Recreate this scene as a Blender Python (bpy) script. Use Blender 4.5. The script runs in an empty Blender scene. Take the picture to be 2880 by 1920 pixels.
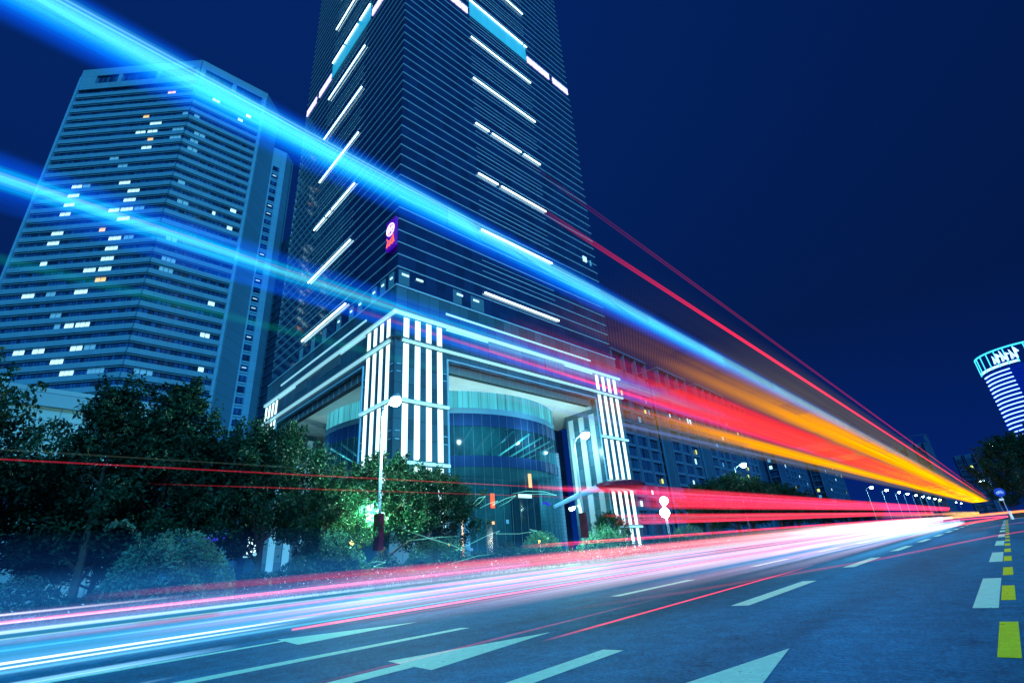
import bpy, bmesh, math, random
import numpy as np
from mathutils import Matrix, Vector
C = bpy.context.scene.collection
SC = bpy.context.scene
PI = math.pi
# ---------------------------------------------------------------- camera
SL = 0.02674                      # the road climbs gently away from the camera
cam = bpy.data.cameras.new('camera'); co = bpy.data.objects.new('camera', cam); C.objects.link(co)
W = [[0.72891, 0.32576, 0.60214], [0.68118, -0.25712, -0.68548], [-0.06848, 0.90982, -0.40932]]
co.matrix_world = Matrix.Translation((0, 0, 1.0)) @ Matrix(W).to_4x4()
cam.sensor_fit = 'HORIZONTAL'; cam.sensor_width = 36; cam.lens = 17.84; cam.clip_end = 6000; cam.clip_start = 0.05
SC.camera = co
# ---------------------------------------------------------------- world, light
w = bpy.data.worlds.new('World'); SC.world = w; w.use_nodes = True
nt = w.node_tree; nt.nodes.clear()
out = nt.nodes.new('ShaderNodeOutputWorld'); bg = nt.nodes.new('ShaderNodeBackground')
sky = nt.nodes.new('ShaderNodeTexSky'); sky.sky_type = 'NISHITA'; sky.sun_disc = False
sky.sun_elevation = math.radians(-4); sky.sun_rotation = math.radians(100)
mul = nt.nodes.new('ShaderNodeMix'); mul.data_type = 'RGBA'; mul.blend_type = 'MULTIPLY'; mul.inputs[0].default_value = 1
mul.inputs[7].default_value = (0.03, 0.35, 1.0, 1)
nt.links.new(sky.outputs[0], mul.inputs[6])
geo = nt.nodes.new('ShaderNodeTexCoord'); sep = nt.nodes.new('ShaderNodeSeparateXYZ'); nt.links.new(geo.outputs['Generated'], sep.inputs[0])
ramp = nt.nodes.new('ShaderNodeValToRGB')          # city glow near the horizon, deep blue overhead
ramp.color_ramp.elements[0].position = 0.0; ramp.color_ramp.elements[0].color = (0.0012, 0.020, 0.19, 1)
ramp.color_ramp.elements[1].position = 0.9; ramp.color_ramp.elements[1].color = (0.0012, 0.018, 0.13, 1)
e = ramp.color_ramp.elements.new(0.35); e.color = (0.0012, 0.0125, 0.085, 1)
nt.links.new(sep.outputs[2], ramp.inputs[0])
add = nt.nodes.new('ShaderNodeMix'); add.data_type = 'RGBA'; add.blend_type = 'ADD'; add.inputs[0].default_value = 1
sm = nt.nodes.new('ShaderNodeVectorMath'); sm.operation = 'SCALE'; sm.inputs[3].default_value = 0.02
nt.links.new(mul.outputs[2], sm.inputs[0]); nt.links.new(sm.outputs[0], add.inputs[6]); nt.links.new(ramp.outputs[0], add.inputs[7])
mrx = nt.nodes.new('ShaderNodeMapRange'); mrx.inputs[1].default_value = -.95; mrx.inputs[2].default_value = .25; mrx.inputs[3].default_value = 1.15; mrx.inputs[4].default_value = .74
nt.links.new(sep.outputs[0], mrx.inputs[0]); sx = nt.nodes.new('ShaderNodeVectorMath'); sx.operation = 'SCALE'
nt.links.new(add.outputs[2], sx.inputs[0]); nt.links.new(mrx.outputs[0], sx.inputs[3]); nt.links.new(sx.outputs[0], bg.inputs[0]); bg.inputs[1].default_value = 1.0
nt.links.new(bg.outputs[0], out.inputs[0])
sd = bpy.data.lights.new('sun', 'SUN'); sd.energy = 3.4; sd.color = (0.10, 0.58, 1.0); sd.angle = math.radians(25)
so = bpy.data.objects.new('sun', sd); C.objects.link(so)
az = math.radians(118); el = math.radians(36)      # broad cool light of the lit city from behind the camera
sv = Vector((math.sin(az) * math.cos(el), math.cos(az) * math.cos(el), math.sin(el)))
so.rotation_euler = sv.to_track_quat('Z', 'Y').to_euler()
SC.view_settings.view_transform = 'Standard'; SC.view_settings.look = 'None'; SC.view_settings.exposure = 0; SC.view_settings.gamma = 1
cy = SC.cycles; cy.transparent_max_bounces = 160; cy.max_bounces = 5; cy.diffuse_bounces = 2; cy.glossy_bounces = 3
cy.sample_clamp_indirect = 3.0; cy.use_denoising = True; cy.caustics_reflective = False; cy.caustics_refractive = False

# ---------------------------------------------------------------- helpers
def tag(o, label=None, cat=None, group=None, kind=None):
    if label: o['label'] = label
    if cat: o['category'] = cat
    if group: o['group'] = group
    if kind: o['kind'] = kind
    return o
def empty(name, loc=(0, 0, 0), rz=0, label=None, cat=None, group=None):
    o = bpy.data.objects.new(name, None); C.objects.link(o); o.location = loc; o.rotation_euler = (0, 0, rz)
    o.empty_display_size = 0.5
    return tag(o, label, cat, group)
class MB:
    def __init__(s): s.v = []; s.f = []; s.uv = None
    def poly(s, pts):
        n = len(s.v); s.v += [tuple(p) for p in pts]; s.f.append(tuple(range(n, n + len(pts))))
        return s
    def box(s, x0, x1, y0, y1, z0, z1):
        n = len(s.v)
        s.v += [(x0, y0, z0), (x1, y0, z0), (x1, y1, z0), (x0, y1, z0), (x0, y0, z1), (x1, y0, z1), (x1, y1, z1), (x0, y1, z1)]
        s.f += [tuple(n + i for i in q) for q in ((0, 3, 2, 1), (4, 5, 6, 7), (0, 1, 5, 4), (1, 2, 6, 5), (2, 3, 7, 6), (3, 0, 4, 7))]
        return s
    def prism(s, pts, z0, z1):
        n = len(s.v); k = len(pts)
        s.v += [(p[0], p[1], z0) for p in pts] + [(p[0], p[1], z1) for p in pts]
        s.f += [tuple(n + i for i in reversed(range(k))), tuple(n + k + i for i in range(k))]
        s.f += [(n + i, n + (i + 1) % k, n + k + (i + 1) % k, n + k + i) for i in range(k)]
        return s
    def tube(s, pts, rad, k=8):
        rad = rad if isinstance(rad, (list, tuple)) else [rad] * len(pts)
        pts = [Vector(p) for p in pts]; n0 = len(s.v)
        for i, p in enumerate(pts):
            d = (pts[min(i + 1, len(pts) - 1)] - pts[max(i - 1, 0)]).normalized()
            a = d.cross(Vector((0, 0, 1)) if abs(d.z) < .9 else Vector((1, 0, 0))).normalized(); b = d.cross(a)
            s.v += [tuple(p + rad[i] * (math.cos(2 * PI * j / k) * a + math.sin(2 * PI * j / k) * b)) for j in range(k)]
        for i in range(len(pts) - 1):
            for j in range(k):
                s.f.append((n0 + i * k + j, n0 + i * k + (j + 1) % k, n0 + (i + 1) * k + (j + 1) % k, n0 + (i + 1) * k + j))
        s.f.append(tuple(n0 + j for j in reversed(range(k)))); s.f.append(tuple(n0 + (len(pts) - 1) * k + j for j in range(k)))
        return s
    def obox(s, p, u, L, n, T, z0, z1):
        """box along direction u (2D) from p, length L, thickness T outward along n"""
        p = Vector(p); u = Vector(u); n = Vector(n)
        q = [p, p + u * L, p + u * L + n * T, p + n * T]
        return s.prism(q if u.x * n.y - u.y * n.x > 0 else q[::-1], z0, z1)
    def build(s, name, m, parent=None, smooth=False):
        me = bpy.data.meshes.new(name); me.from_pydata(s.v, [], s.f); me.materials.append(m)
        if smooth: me.polygons.foreach_set('use_smooth', [True] * len(me.polygons))
        o = bpy.data.objects.new(name, me); C.objects.link(o)
        if parent: o.parent = parent
        return o
def copy_tree(o, parent=None):
    c = o.copy(); C.objects.link(c); c.parent = parent
    for ch in list(o.children): copy_tree(ch, c)
    return c

def mat(name, base=(.5, .5, .5), rough=.6, metal=0, emit=None, es=0, ior=1.45, var=0, vscale=1.0, bump=0, bscale=20, spec=.5):
    m = bpy.data.materials.new(name); m.use_nodes = True; t = m.node_tree; b = t.nodes['Principled BSDF']
    b.inputs['Base Color'].default_value = (*base, 1); b.inputs['Roughness'].default_value = rough
    b.inputs['Metallic'].default_value = metal; b.inputs['IOR'].default_value = ior
    if emit: b.inputs['Emission Color'].default_value = (*emit, 1); b.inputs['Emission Strength'].default_value = es
    tc = t.nodes.new('ShaderNodeTexCoord')
    if var:
        n = t.nodes.new('ShaderNodeTexNoise'); n.inputs['Scale'].default_value = vscale; n.inputs['Detail'].default_value = 5
        t.links.new(tc.outputs['Object'], n.inputs['Vector'])
        mr = t.nodes.new('ShaderNodeMapRange'); mr.inputs[1].default_value = .3; mr.inputs[2].default_value = .7; mr.inputs[3].default_value = 1 - var; mr.inputs[4].default_value = 1 + var
        t.links.new(n.outputs[0], mr.inputs[0])
        v = t.nodes.new('ShaderNodeVectorMath'); v.operation = 'SCALE'; v.inputs[0].default_value = base
        t.links.new(mr.outputs[0], v.inputs[3]); t.links.new(v.outputs[0], b.inputs['Base Color'])
    if bump:
        n = t.nodes.new('ShaderNodeTexNoise'); n.inputs['Scale'].default_value = bscale; n.inputs['Detail'].default_value = 4
        t.links.new(tc.outputs['Object'], n.inputs['Vector'])
        bp = t.nodes.new('ShaderNodeBump'); bp.inputs['Strength'].default_value = bump; bp.inputs['Distance'].default_value = .05
        t.links.new(n.outputs[0], bp.inputs['Height']); t.links.new(bp.outputs[0], b.inputs['Normal'])
    return m
def emi(name, col, s):
    return mat(name, (.02, .02, .02), .5, emit=col, es=s)

M = {}
M['fin'] = mat('fin metal with painted glow', (.32, .66, .85), .4, emit=(.08, .45, .7), es=.12)  # emission stands in for light falling on the metal
M['white_tube'] = emi('white light tube', (.62, .95, 1), 4.0)
M['panel_light'] = None
M['stone'] = None
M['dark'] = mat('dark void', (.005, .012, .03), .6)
M['soffit'] = mat('white soffit', (.75, .85, .82), .7, var=.06, vscale=.3)
M['steel'] = mat('grey steel', (.3, .42, .48), .45)
M['lamp_glass'] = emi('lamp glass', (.75, 1, 1), 40)
M['lamp_small'] = emi('small lamp glass', (.6, 1, .95), 14)
M['warm_glass'] = emi('warm lamp glass', (1, .55, .12), 14)

def panel_mat(name, base, pw, ph, var, rough, ior=1.5, gap=(.01, .03, .06), mortar=.02, bumpy=0, axis='Y', lo=1.0):
    """cladding or glazing panels: brick texture on a wall, every panel its own tint"""
    m = bpy.data.materials.new(name); m.use_nodes = True; t = m.node_tree; b = t.nodes['Principled BSDF']
    tc = t.nodes.new('ShaderNodeTexCoord'); sp = t.nodes.new('ShaderNodeSeparateXYZ'); t.links.new(tc.outputs['Object'], sp.inputs[0])
    ad = t.nodes.new('ShaderNodeMath'); ad.operation = 'ADD'; t.links.new(sp.outputs[0], ad.inputs[0]); t.links.new(sp.outputs[1], ad.inputs[1])
    cb = t.nodes.new('ShaderNodeCombineXYZ'); t.links.new(ad.outputs[0], cb.inputs[0]); t.links.new(sp.outputs[2], cb.inputs[1])
    br = t.nodes.new('ShaderNodeTexBrick'); br.offset = 0; br.squash = 1
    br.inputs['Scale'].default_value = 1; br.inputs['Brick Width'].default_value = pw; br.inputs['Row Height'].default_value = ph
    br.inputs['Mortar Size'].default_value = mortar; br.inputs['Mortar Smooth'].default_value = 0.1; br.inputs['Bias'].default_value = 0
    br.inputs['Color1'].default_value = (*[c * (1 + var) for c in base], 1); br.inputs['Color2'].default_value = (*[c * (1 - var) for c in base], 1)
    br.inputs['Mortar'].default_value = (*gap, 1)
    t.links.new(cb.outputs[0], br.inputs['Vector']); t.links.new(br.outputs['Color'], b.inputs['Base Color'])
    b.inputs['Roughness'].default_value = rough; b.inputs['IOR'].default_value = ior
    if bumpy:
        n = t.nodes.new('ShaderNodeTexNoise'); n.inputs['Scale'].default_value = .8; n.inputs['Detail'].default_value = 2
        t.links.new(tc.outputs['Object'], n.inputs['Vector'])
        bp = t.nodes.new('ShaderNodeBump'); bp.inputs['Strength'].default_value = bumpy; bp.inputs['Distance'].default_value = .1
        t.links.new(n.outputs[0], bp.inputs['Height']); t.links.new(bp.outputs[0], b.inputs['Normal'])
    return m
M['stone'] = panel_mat('dark stone cladding', (.05, .16, .22), 1.73, 2.3, .32, .3, 1.5, gap=(.01, .03, .05), mortar=.03)
M['panel_light'] = emi('glowing panel', (.62, .97, 1.0), 2.2)
M['band_light'] = mat('lit cornice', (.7, .9, .9), .5, emit=(.35, .8, .95), es=.75)
M['curtain'] = panel_mat('tower curtain glass', (.012, .04, .12), 1.73, 2.012, .22, .05, 1.7, gap=(.012, .05, .12), mortar=.02, bumpy=.03)

# ---------------------------------------------------------------- ground, road
def g(y): return SL * y
def sheet(name, x0, x1, y0, y1, dz, m, kind='structure', parent=None, n=1):
    b = MB()
    for i in range(n):
        a = y0 + (y1 - y0) * i / n; c = y0 + (y1 - y0) * (i + 1) / n
        b.poly([(x0, a, g(a) + dz), (x1, a, g(a) + dz), (x1, c, g(c) + dz), (x0, c, g(c) + dz)])
    o = b.build(name, m, parent)
    if kind and not parent: o['kind'] = kind
    return o
def asphalt():
    m = bpy.data.materials.new('asphalt'); m.use_nodes = True; t = m.node_tree; b = t.nodes['Principled BSDF']
    tc = t.nodes.new('ShaderNodeTexCoord')
    n1 = t.nodes.new('ShaderNodeTexNoise'); n1.inputs['Scale'].default_value = 26; n1.inputs['Detail'].default_value = 6; n1.inputs['Roughness'].default_value = .75
    n2 = t.nodes.new('ShaderNodeTexNoise'); n2.inputs['Scale'].default_value = .6; n2.inputs['Detail'].default_value = 5
    vo = t.nodes.new('ShaderNodeTexVoronoi'); vo.inputs['Scale'].default_value = 28
    mp = t.nodes.new('ShaderNodeMapping'); mp.inputs['Scale'].default_value = (1, .12, 1)
    t.links.new(tc.outputs['Object'], mp.inputs[0]); t.links.new(mp.outputs[0], n2.inputs['Vector'])
    for n in (n1, vo): t.links.new(tc.outputs['Object'], n.inputs['Vector'])
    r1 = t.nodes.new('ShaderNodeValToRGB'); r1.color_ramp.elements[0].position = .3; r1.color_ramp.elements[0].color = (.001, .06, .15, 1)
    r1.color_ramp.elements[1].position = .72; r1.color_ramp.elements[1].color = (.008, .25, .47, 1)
    t.links.new(n1.outputs[0], r1.inputs[0])
    sp = t.nodes.new('ShaderNodeMapRange'); sp.inputs[1].default_value = .0; sp.inputs[2].default_value = .16; sp.inputs[3].default_value = 3.4; sp.inputs[4].default_value = 1
    t.links.new(vo.outputs['Distance'], sp.inputs[0])
    mr = t.nodes.new('ShaderNodeMapRange'); mr.inputs[1].default_value = .3; mr.inputs[2].default_value = .7; mr.inputs[3].default_value = .6; mr.inputs[4].default_value = 1.35
    t.links.new(n2.outputs[0], mr.inputs[0])
    mm0 = t.nodes.new('ShaderNodeMath'); mm0.operation = 'MULTIPLY'; t.links.new(mr.outputs[0], mm0.inputs[0]); t.links.new(sp.outputs[0], mm0.inputs[1])
    n3 = t.nodes.new('ShaderNodeTexNoise'); n3.inputs['Scale'].default_value = 3.2; n3.inputs['Detail'].default_value = 8; n3.inputs['Roughness'].default_value = .7; t.links.new(tc.outputs['Object'], n3.inputs['Vector'])
    m3 = t.nodes.new('ShaderNodeMapRange'); m3.inputs[1].default_value = .35; m3.inputs[2].default_value = .65; m3.inputs[3].default_value = .78; m3.inputs[4].default_value = 1.2; t.links.new(n3.outputs[0], m3.inputs[0])
    ck = t.nodes.new('ShaderNodeTexVoronoi'); ck.feature = 'DISTANCE_TO_EDGE'; ck.inputs['Scale'].default_value = .33
    wv = t.nodes.new('ShaderNodeVectorMath'); wv.operation = 'MULTIPLY_ADD'; wv.inputs[1].default_value = (1.2, 1.2, 0); t.links.new(n3.outputs['Color'], wv.inputs[0]); t.links.new(tc.outputs['Object'], wv.inputs[2]); t.links.new(wv.outputs[0], ck.inputs['Vector'])
    cm = t.nodes.new('ShaderNodeMapRange'); cm.inputs[1].default_value = .0; cm.inputs[2].default_value = .007; cm.inputs[3].default_value = .55; cm.inputs[4].default_value = 1; t.links.new(ck.outputs['Distance'], cm.inputs[0])
    m4 = t.nodes.new('ShaderNodeMath'); m4.operation = 'MULTIPLY'; t.links.new(m3.outputs[0], m4.inputs[0]); t.links.new(cm.outputs[0], m4.inputs[1])
    mm = t.nodes.new('ShaderNodeMath'); mm.operation = 'MULTIPLY'; t.links.new(mm0.outputs[0], mm.inputs[0]); t.links.new(m4.outputs[0], mm.inputs[1])
    v = t.nodes.new('ShaderNodeVectorMath'); v.operation = 'SCALE'; t.links.new(r1.outputs[0], v.inputs[0]); t.links.new(mm.outputs[0], v.inputs[3])
    t.links.new(v.outputs[0], b.inputs['Base Color']); b.inputs['Roughness'].default_value = .8; b.inputs['Specular IOR Level'].default_value = .08
    bp = t.nodes.new('ShaderNodeBump'); bp.inputs['Strength'].default_value = .7; bp.inputs['Distance'].default_value = .012
    t.links.new(n1.outputs[0], bp.inputs['Height']); t.links.new(bp.outputs[0], b.inputs['Normal'])
    return m
def paint(name, base):
    m = bpy.data.materials.new(name); m.use_nodes = True; t = m.node_tree; b = t.nodes['Principled BSDF']
    tc = t.nodes.new('ShaderNodeTexCoord'); n = t.nodes.new('ShaderNodeTexNoise'); n.inputs['Scale'].default_value = 9; n.inputs['Detail'].default_value = 9; n.inputs['Roughness'].default_value = .7
    t.links.new(tc.outputs['Object'], n.inputs[0]); r = t.nodes.new('ShaderNodeValToRGB')
    r.color_ramp.elements[0].position = .33; r.color_ramp.elements[0].color = (*[c * .25 for c in base], 1)
    r.color_ramp.elements[1].position = .40; r.color_ramp.elements[1].color = (*base, 1)
    e = r.color_ramp.elements.new(.5); e.color = (*[c * .85 for c in base], 1)
    t.links.new(n.outputs[0], r.inputs[0]); t.links.new(r.outputs[0], b.inputs['Base Color']); b.inputs['Roughness'].default_value = .7; b.inputs['Specular IOR Level'].default_value = .15
    return m
M['asphalt'] = asphalt(); M['paint'] = paint('white road paint', (.42, .92, .80)); M['ypaint'] = paint('yellow green road paint', (.70, .78, .03))
M['soil'] = mat('dark soil and grass', (.02, .05, .05), .9, var=.4, vscale=.5)
M['kerb'] = mat('kerb stone', (.25, .32, .35), .7, var=.15, vscale=3)
M['paving'] = panel_mat('pavement slabs', (.12, .17, .2), .6, .6, .15, .6)
XK = -22.5
sheet('ground', -2500, 2500, -1500, 3500, -.13, M['soil'])
road = sheet('road', XK, 9.5, -60, 96, 0, M['asphalt'])
sheet('far_road', XK, 0.0, 96, 900, 0, M['asphalt'])
for nm, x0, x1, y0, y1 in (('kerb', XK - .18, XK, -60, 600), ('far_kerb', 0.0, .18, 96.2, 600), ('side_kerb', .18, 9.5, 96, 96.2), ('right_kerb', 9.5, 9.68, -60, 96.2)):
    b = MB(); 
    n0 = 0; v = [(x0, y0, g(y0) - .1), (x1, y0, g(y0) - .1), (x1, y1, g(y1) - .1), (x0, y1, g(y1) - .1), (x0, y0, g(y0) + .13), (x1, y0, g(y0) + .13), (x1, y1, g(y1) + .13), (x0, y1, g(y1) + .13)]
    b.v = v; b.f = [(0, 3, 2, 1), (4, 5, 6, 7), (0, 1, 5, 4), (1, 2, 6, 5), (2, 3, 7, 6), (3, 0, 4, 7)]
    tag(b.build(nm, M['kerb']), kind='structure')
sheet('pavement', -60, -27.5, -40, 120, .05, M['paving'])
sheet('verge', -27.5, XK - .18, -60, 600, .08, M['soil'])
sheet('right_verge', .18, 60, 96.2, 600, .08, M['soil'])
def mark(name, pts, m=None, dz=.004):
    o = MB().poly([(x, y, g(y) + dz) for x, y in pts]).build(name, m or M['paint'], road); return o
def quad(name, x0, x1, y0, y1, m=None, dz=.004):
    return mark(name, [(x0, y0), (x1, y0), (x1, y1), (x0, y1)], m, dz)
# white blocks and yellow-green squares of the cycle lane edge
for i in range(14):
    if 12.3 + (i - 1) * 7.68 < 95: quad('white_block', -.66, -.425, 8.5 + (i - 1) * 7.68, 12.25 + (i - 1) * 7.68)
for i in range(-1, 26):
    quad('yellow_square', -.41, -.27, 5.70 + i * 3.52, 7.47 + i * 3.52, M['ypaint']) if 7.47 + i * 3.52 < 95 else None
# lane lines
for i in range(-2, 14):
    y0 = 3.0 - (i == 99) + i * 8.0 - .0
    quad('lane_dash', -3.70, -3.44, -.6 + i * 9.4 + (0 if i else 0), 5.33 + i * 9.4) if i <= 0 else quad('lane_dash', -3.70, -3.42, 9.0 + (i - 1) * 7.9, 13.1 + (i - 1) * 7.9)
mark('lane_line', [(-7.98, 1.0), (-7.60, 1.0), (-7.12, 6.5), (-7.34, 6.5)])
mark('lane_line', [(-10.62, -3), (-10.25, -3), (-10.02, 4.85), (-10.22, 4.85)])
for k in range(6): quad('lane_dash', -7.25, -7.0, 11 + k * 9, 15 + k * 9)
# turn arrows
mark('arrow_shaft', [(-5.66, -1), (-5.36, -1), (-5.28, 3.99), (-5.60, 4.04)])
mark('arrow_head', [(-5.97, 4.12), (-5.60, 4.042), (-5.28, 3.992), (-4.92, 3.94), (-5.22, 6.3)])
mark('arrow_head', [(-10.55, 4.86), (-9.2, 4.6), (-9.25, 7.05)])
mark('arrow_head', [(-2.45, 3.3), (-1.55, 3.3), (-1.90, 5.76)])
quad('arrow_shaft', -2.1, -1.86, -1.5, 3.3)

# ---------------------------------------------------------------- main tower with podium
RZ = math.atan2(0.99702, 0.077114)
CX, CY = -49.486, 33.928
T = empty('skyscraper', (CX, CY, 0), RZ, 'tall dark glass tower with thin metal lines above a podium of white striped pillars', 'skyscraper')
S = 47.4; ZP = 36.85; ZT = 176
MB().box(.3, S - .3, .3, S - .3, ZP, ZT).build('glass_wall', M['curtain'], T)
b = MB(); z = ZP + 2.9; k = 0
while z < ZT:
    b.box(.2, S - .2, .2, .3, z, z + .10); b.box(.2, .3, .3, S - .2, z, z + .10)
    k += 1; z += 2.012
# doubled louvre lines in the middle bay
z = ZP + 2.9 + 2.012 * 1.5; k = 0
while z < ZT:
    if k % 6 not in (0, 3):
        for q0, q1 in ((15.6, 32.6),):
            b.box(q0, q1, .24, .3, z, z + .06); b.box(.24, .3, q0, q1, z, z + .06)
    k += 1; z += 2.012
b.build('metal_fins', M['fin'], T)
# light tubes
for i in range(11):
    z = .6590 * 60 + 1 + i * 12.03
    if z > ZT: break
    segs = {3: [(15.6, 18.8), (19.6, 27.2), (28.0, 32.7)], 2: [(15.6, 20.2), (21, 32.7)], 6: [(15.6, 31.5), (31.9, 32.8)]}.get(i, [(15.6, 32.7)])
    for (a, c) in segs: MB().box(a, c, -.06, .12, z, z + .24).build('light_tube', M['white_tube'], T)
    segs = {2: [(15.4, 24.5), (25, 27), (27.6, 32.4)], 6: [(14.4, 19), (20, 26), (26.6, 32.4)]}.get(i, [(15.4, 32.4)])
    for (a, c) in segs: MB().box(-.06, .12, a, c, z, z + .24).build('light_tube', M['white_tube'], T)
M['teal_lit'] = panel_mat('teal lit glass', (.05, .3, .4), 1.73, 9, .2, .3); nb = M['teal_lit'].node_tree.nodes['Principled BSDF']
nb.inputs['Emission Color'].default_value = (.02, .42, .68, 1); nb.inputs['Emission Strength'].default_value = .8
M['violet_lit'] = emi('violet white lit window', (.55, .5, 1.0), 2.3)
M['cool_lit'] = emi('cool lit window', (.45, .85, 1.0), 1.6)
M['cyan_lit'] = emi('cyan lit window', (.08, .45, .85), .8)
M['room'] = emi('dim teal room', (.01, .13, .30), .8)
M['warm_lit'] = emi('warm lit window', (1.0, .62, .28), 1.3)
zc = 107.9
MB().box(15.7, 32.3, .15, .29, zc, zc + 5.2).build('lit_window_band', M['teal_lit'], T)
MB().box(.15, .29, 14.2, 32.3, zc, zc + 5.2).build('lit_window_band', M['teal_lit'], T)
for s0, s1, face in ((8.6, 15.3, 0), (32.6, 40.2, 0), (41.3, 47.0, 0), (4, 13.6, 1), (32.8, 39.5, 1), (41.0, 46.8, 1)):
    n = int((s1 - s0) / 1.6)
    for j in range(n):
        a = s0 + (s1 - s0) * j / n; c = a + (s1 - s0) / n * .88
        bb = MB().box(a, c, .14, .29, zc, zc + 1.85) if face == 0 else MB().box(.14, .29, a, c, zc, zc + 1.85)
        bb.build('lit_window', M['violet_lit'], T)
# first floor above the podium, lit rooms
for a, c, m in ((.5, 2.1, 'cyan_lit'), (9.6, 11.1, 'cyan_lit'), (12.9, 15.4, 'cyan_lit')):
    MB().box(a, c, .2, .28, ZP + .3, ZP + 2.5).build('lit_window', M['room'], T)
for a in (.9, 3.2, 10.2, 13.3): MB().box(a, a + 1.1, .12, .2, ZP + 1.7, ZP + 2.0).build('ceiling_light', M['cool_lit'], T)
for a in (1.2, 3.5, 6.0, 10.2, 13.0, 17.2, 22.5, 27, 32): 
    MB().box(.2, .28, a, a + 1.3, ZP + .3, ZP + 2.5).build('lit_window', M['room'], T)
    if a < 20: MB().box(.1, .19, a + .2, a + .8, ZP + 1.5, ZP + 1.75).build('ceiling_light', M['cool_lit'], T)
MB().box(42.9, 44.0, .14, .28, 57.4, 58.6).build('lit_window', M['cool_lit'], T)
MB().box(45.1, 45.4, .14, .28, 57.1, 58.3).build('lit_window', M['cyan_lit'], T)
# neon emblem by the corner
M['neon_pink'] = emi('pink white neon', (1, .45, .95), 3.0); M['neon_red'] = emi('red orange neon', (1, .10, .03), 2.0); M['neon_blue'] = emi('blue neon backing', (.04, .0, .9), .9)
sg = MB().prism([(-.30, .25), (.1, .25), (.1, 2.75), (-.30, 2.75)], 43.2, 48.0).build('emblem_sign', mat('dark violet sign box', (.05, .02, .12), .5, emit=(.10, .0, .75), es=.5), T)
def arc(cy_, cz_, r, a0, a1, n=14, x=-.36): return [(x, cy_ + r * math.cos(a0 + (a1 - a0) * i / n), cz_ + r * math.sin(a0 + (a1 - a0) * i / n)) for i in range(n + 1)]
MB().tube(arc(1.5, 46.3, .95, 0, 2 * PI, 24), .09, 6).build('neon_ring', M['neon_pink'], sg)
b = MB(); b.tube([(-.36, 1.9, 45.8), (-.36, 1.7, 46.9), (-.36, 1.3, 45.9), (-.36, 1.05, 46.8)], .09, 6); b.tube([(-.36, .8, 46.3), (-.36, 2.2, 46.4)], .07, 6); b.build('neon_stroke', M['neon_pink'], sg)
for j in range(3):
    MB().tube([(-.36, 2.4 - j * .75, 43.6), (-.36, 2.05 - j * .75, 44.5), (-.36, 1.95 - j * .75, 43.7)], .08, 6).build('neon_letter', M['neon_red'], sg)
MB().tube(arc(1.5, 45.3, .9, PI * 1.1, PI * 1.9), .08, 6).build('neon_stroke', M['neon_red'], sg)

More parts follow.
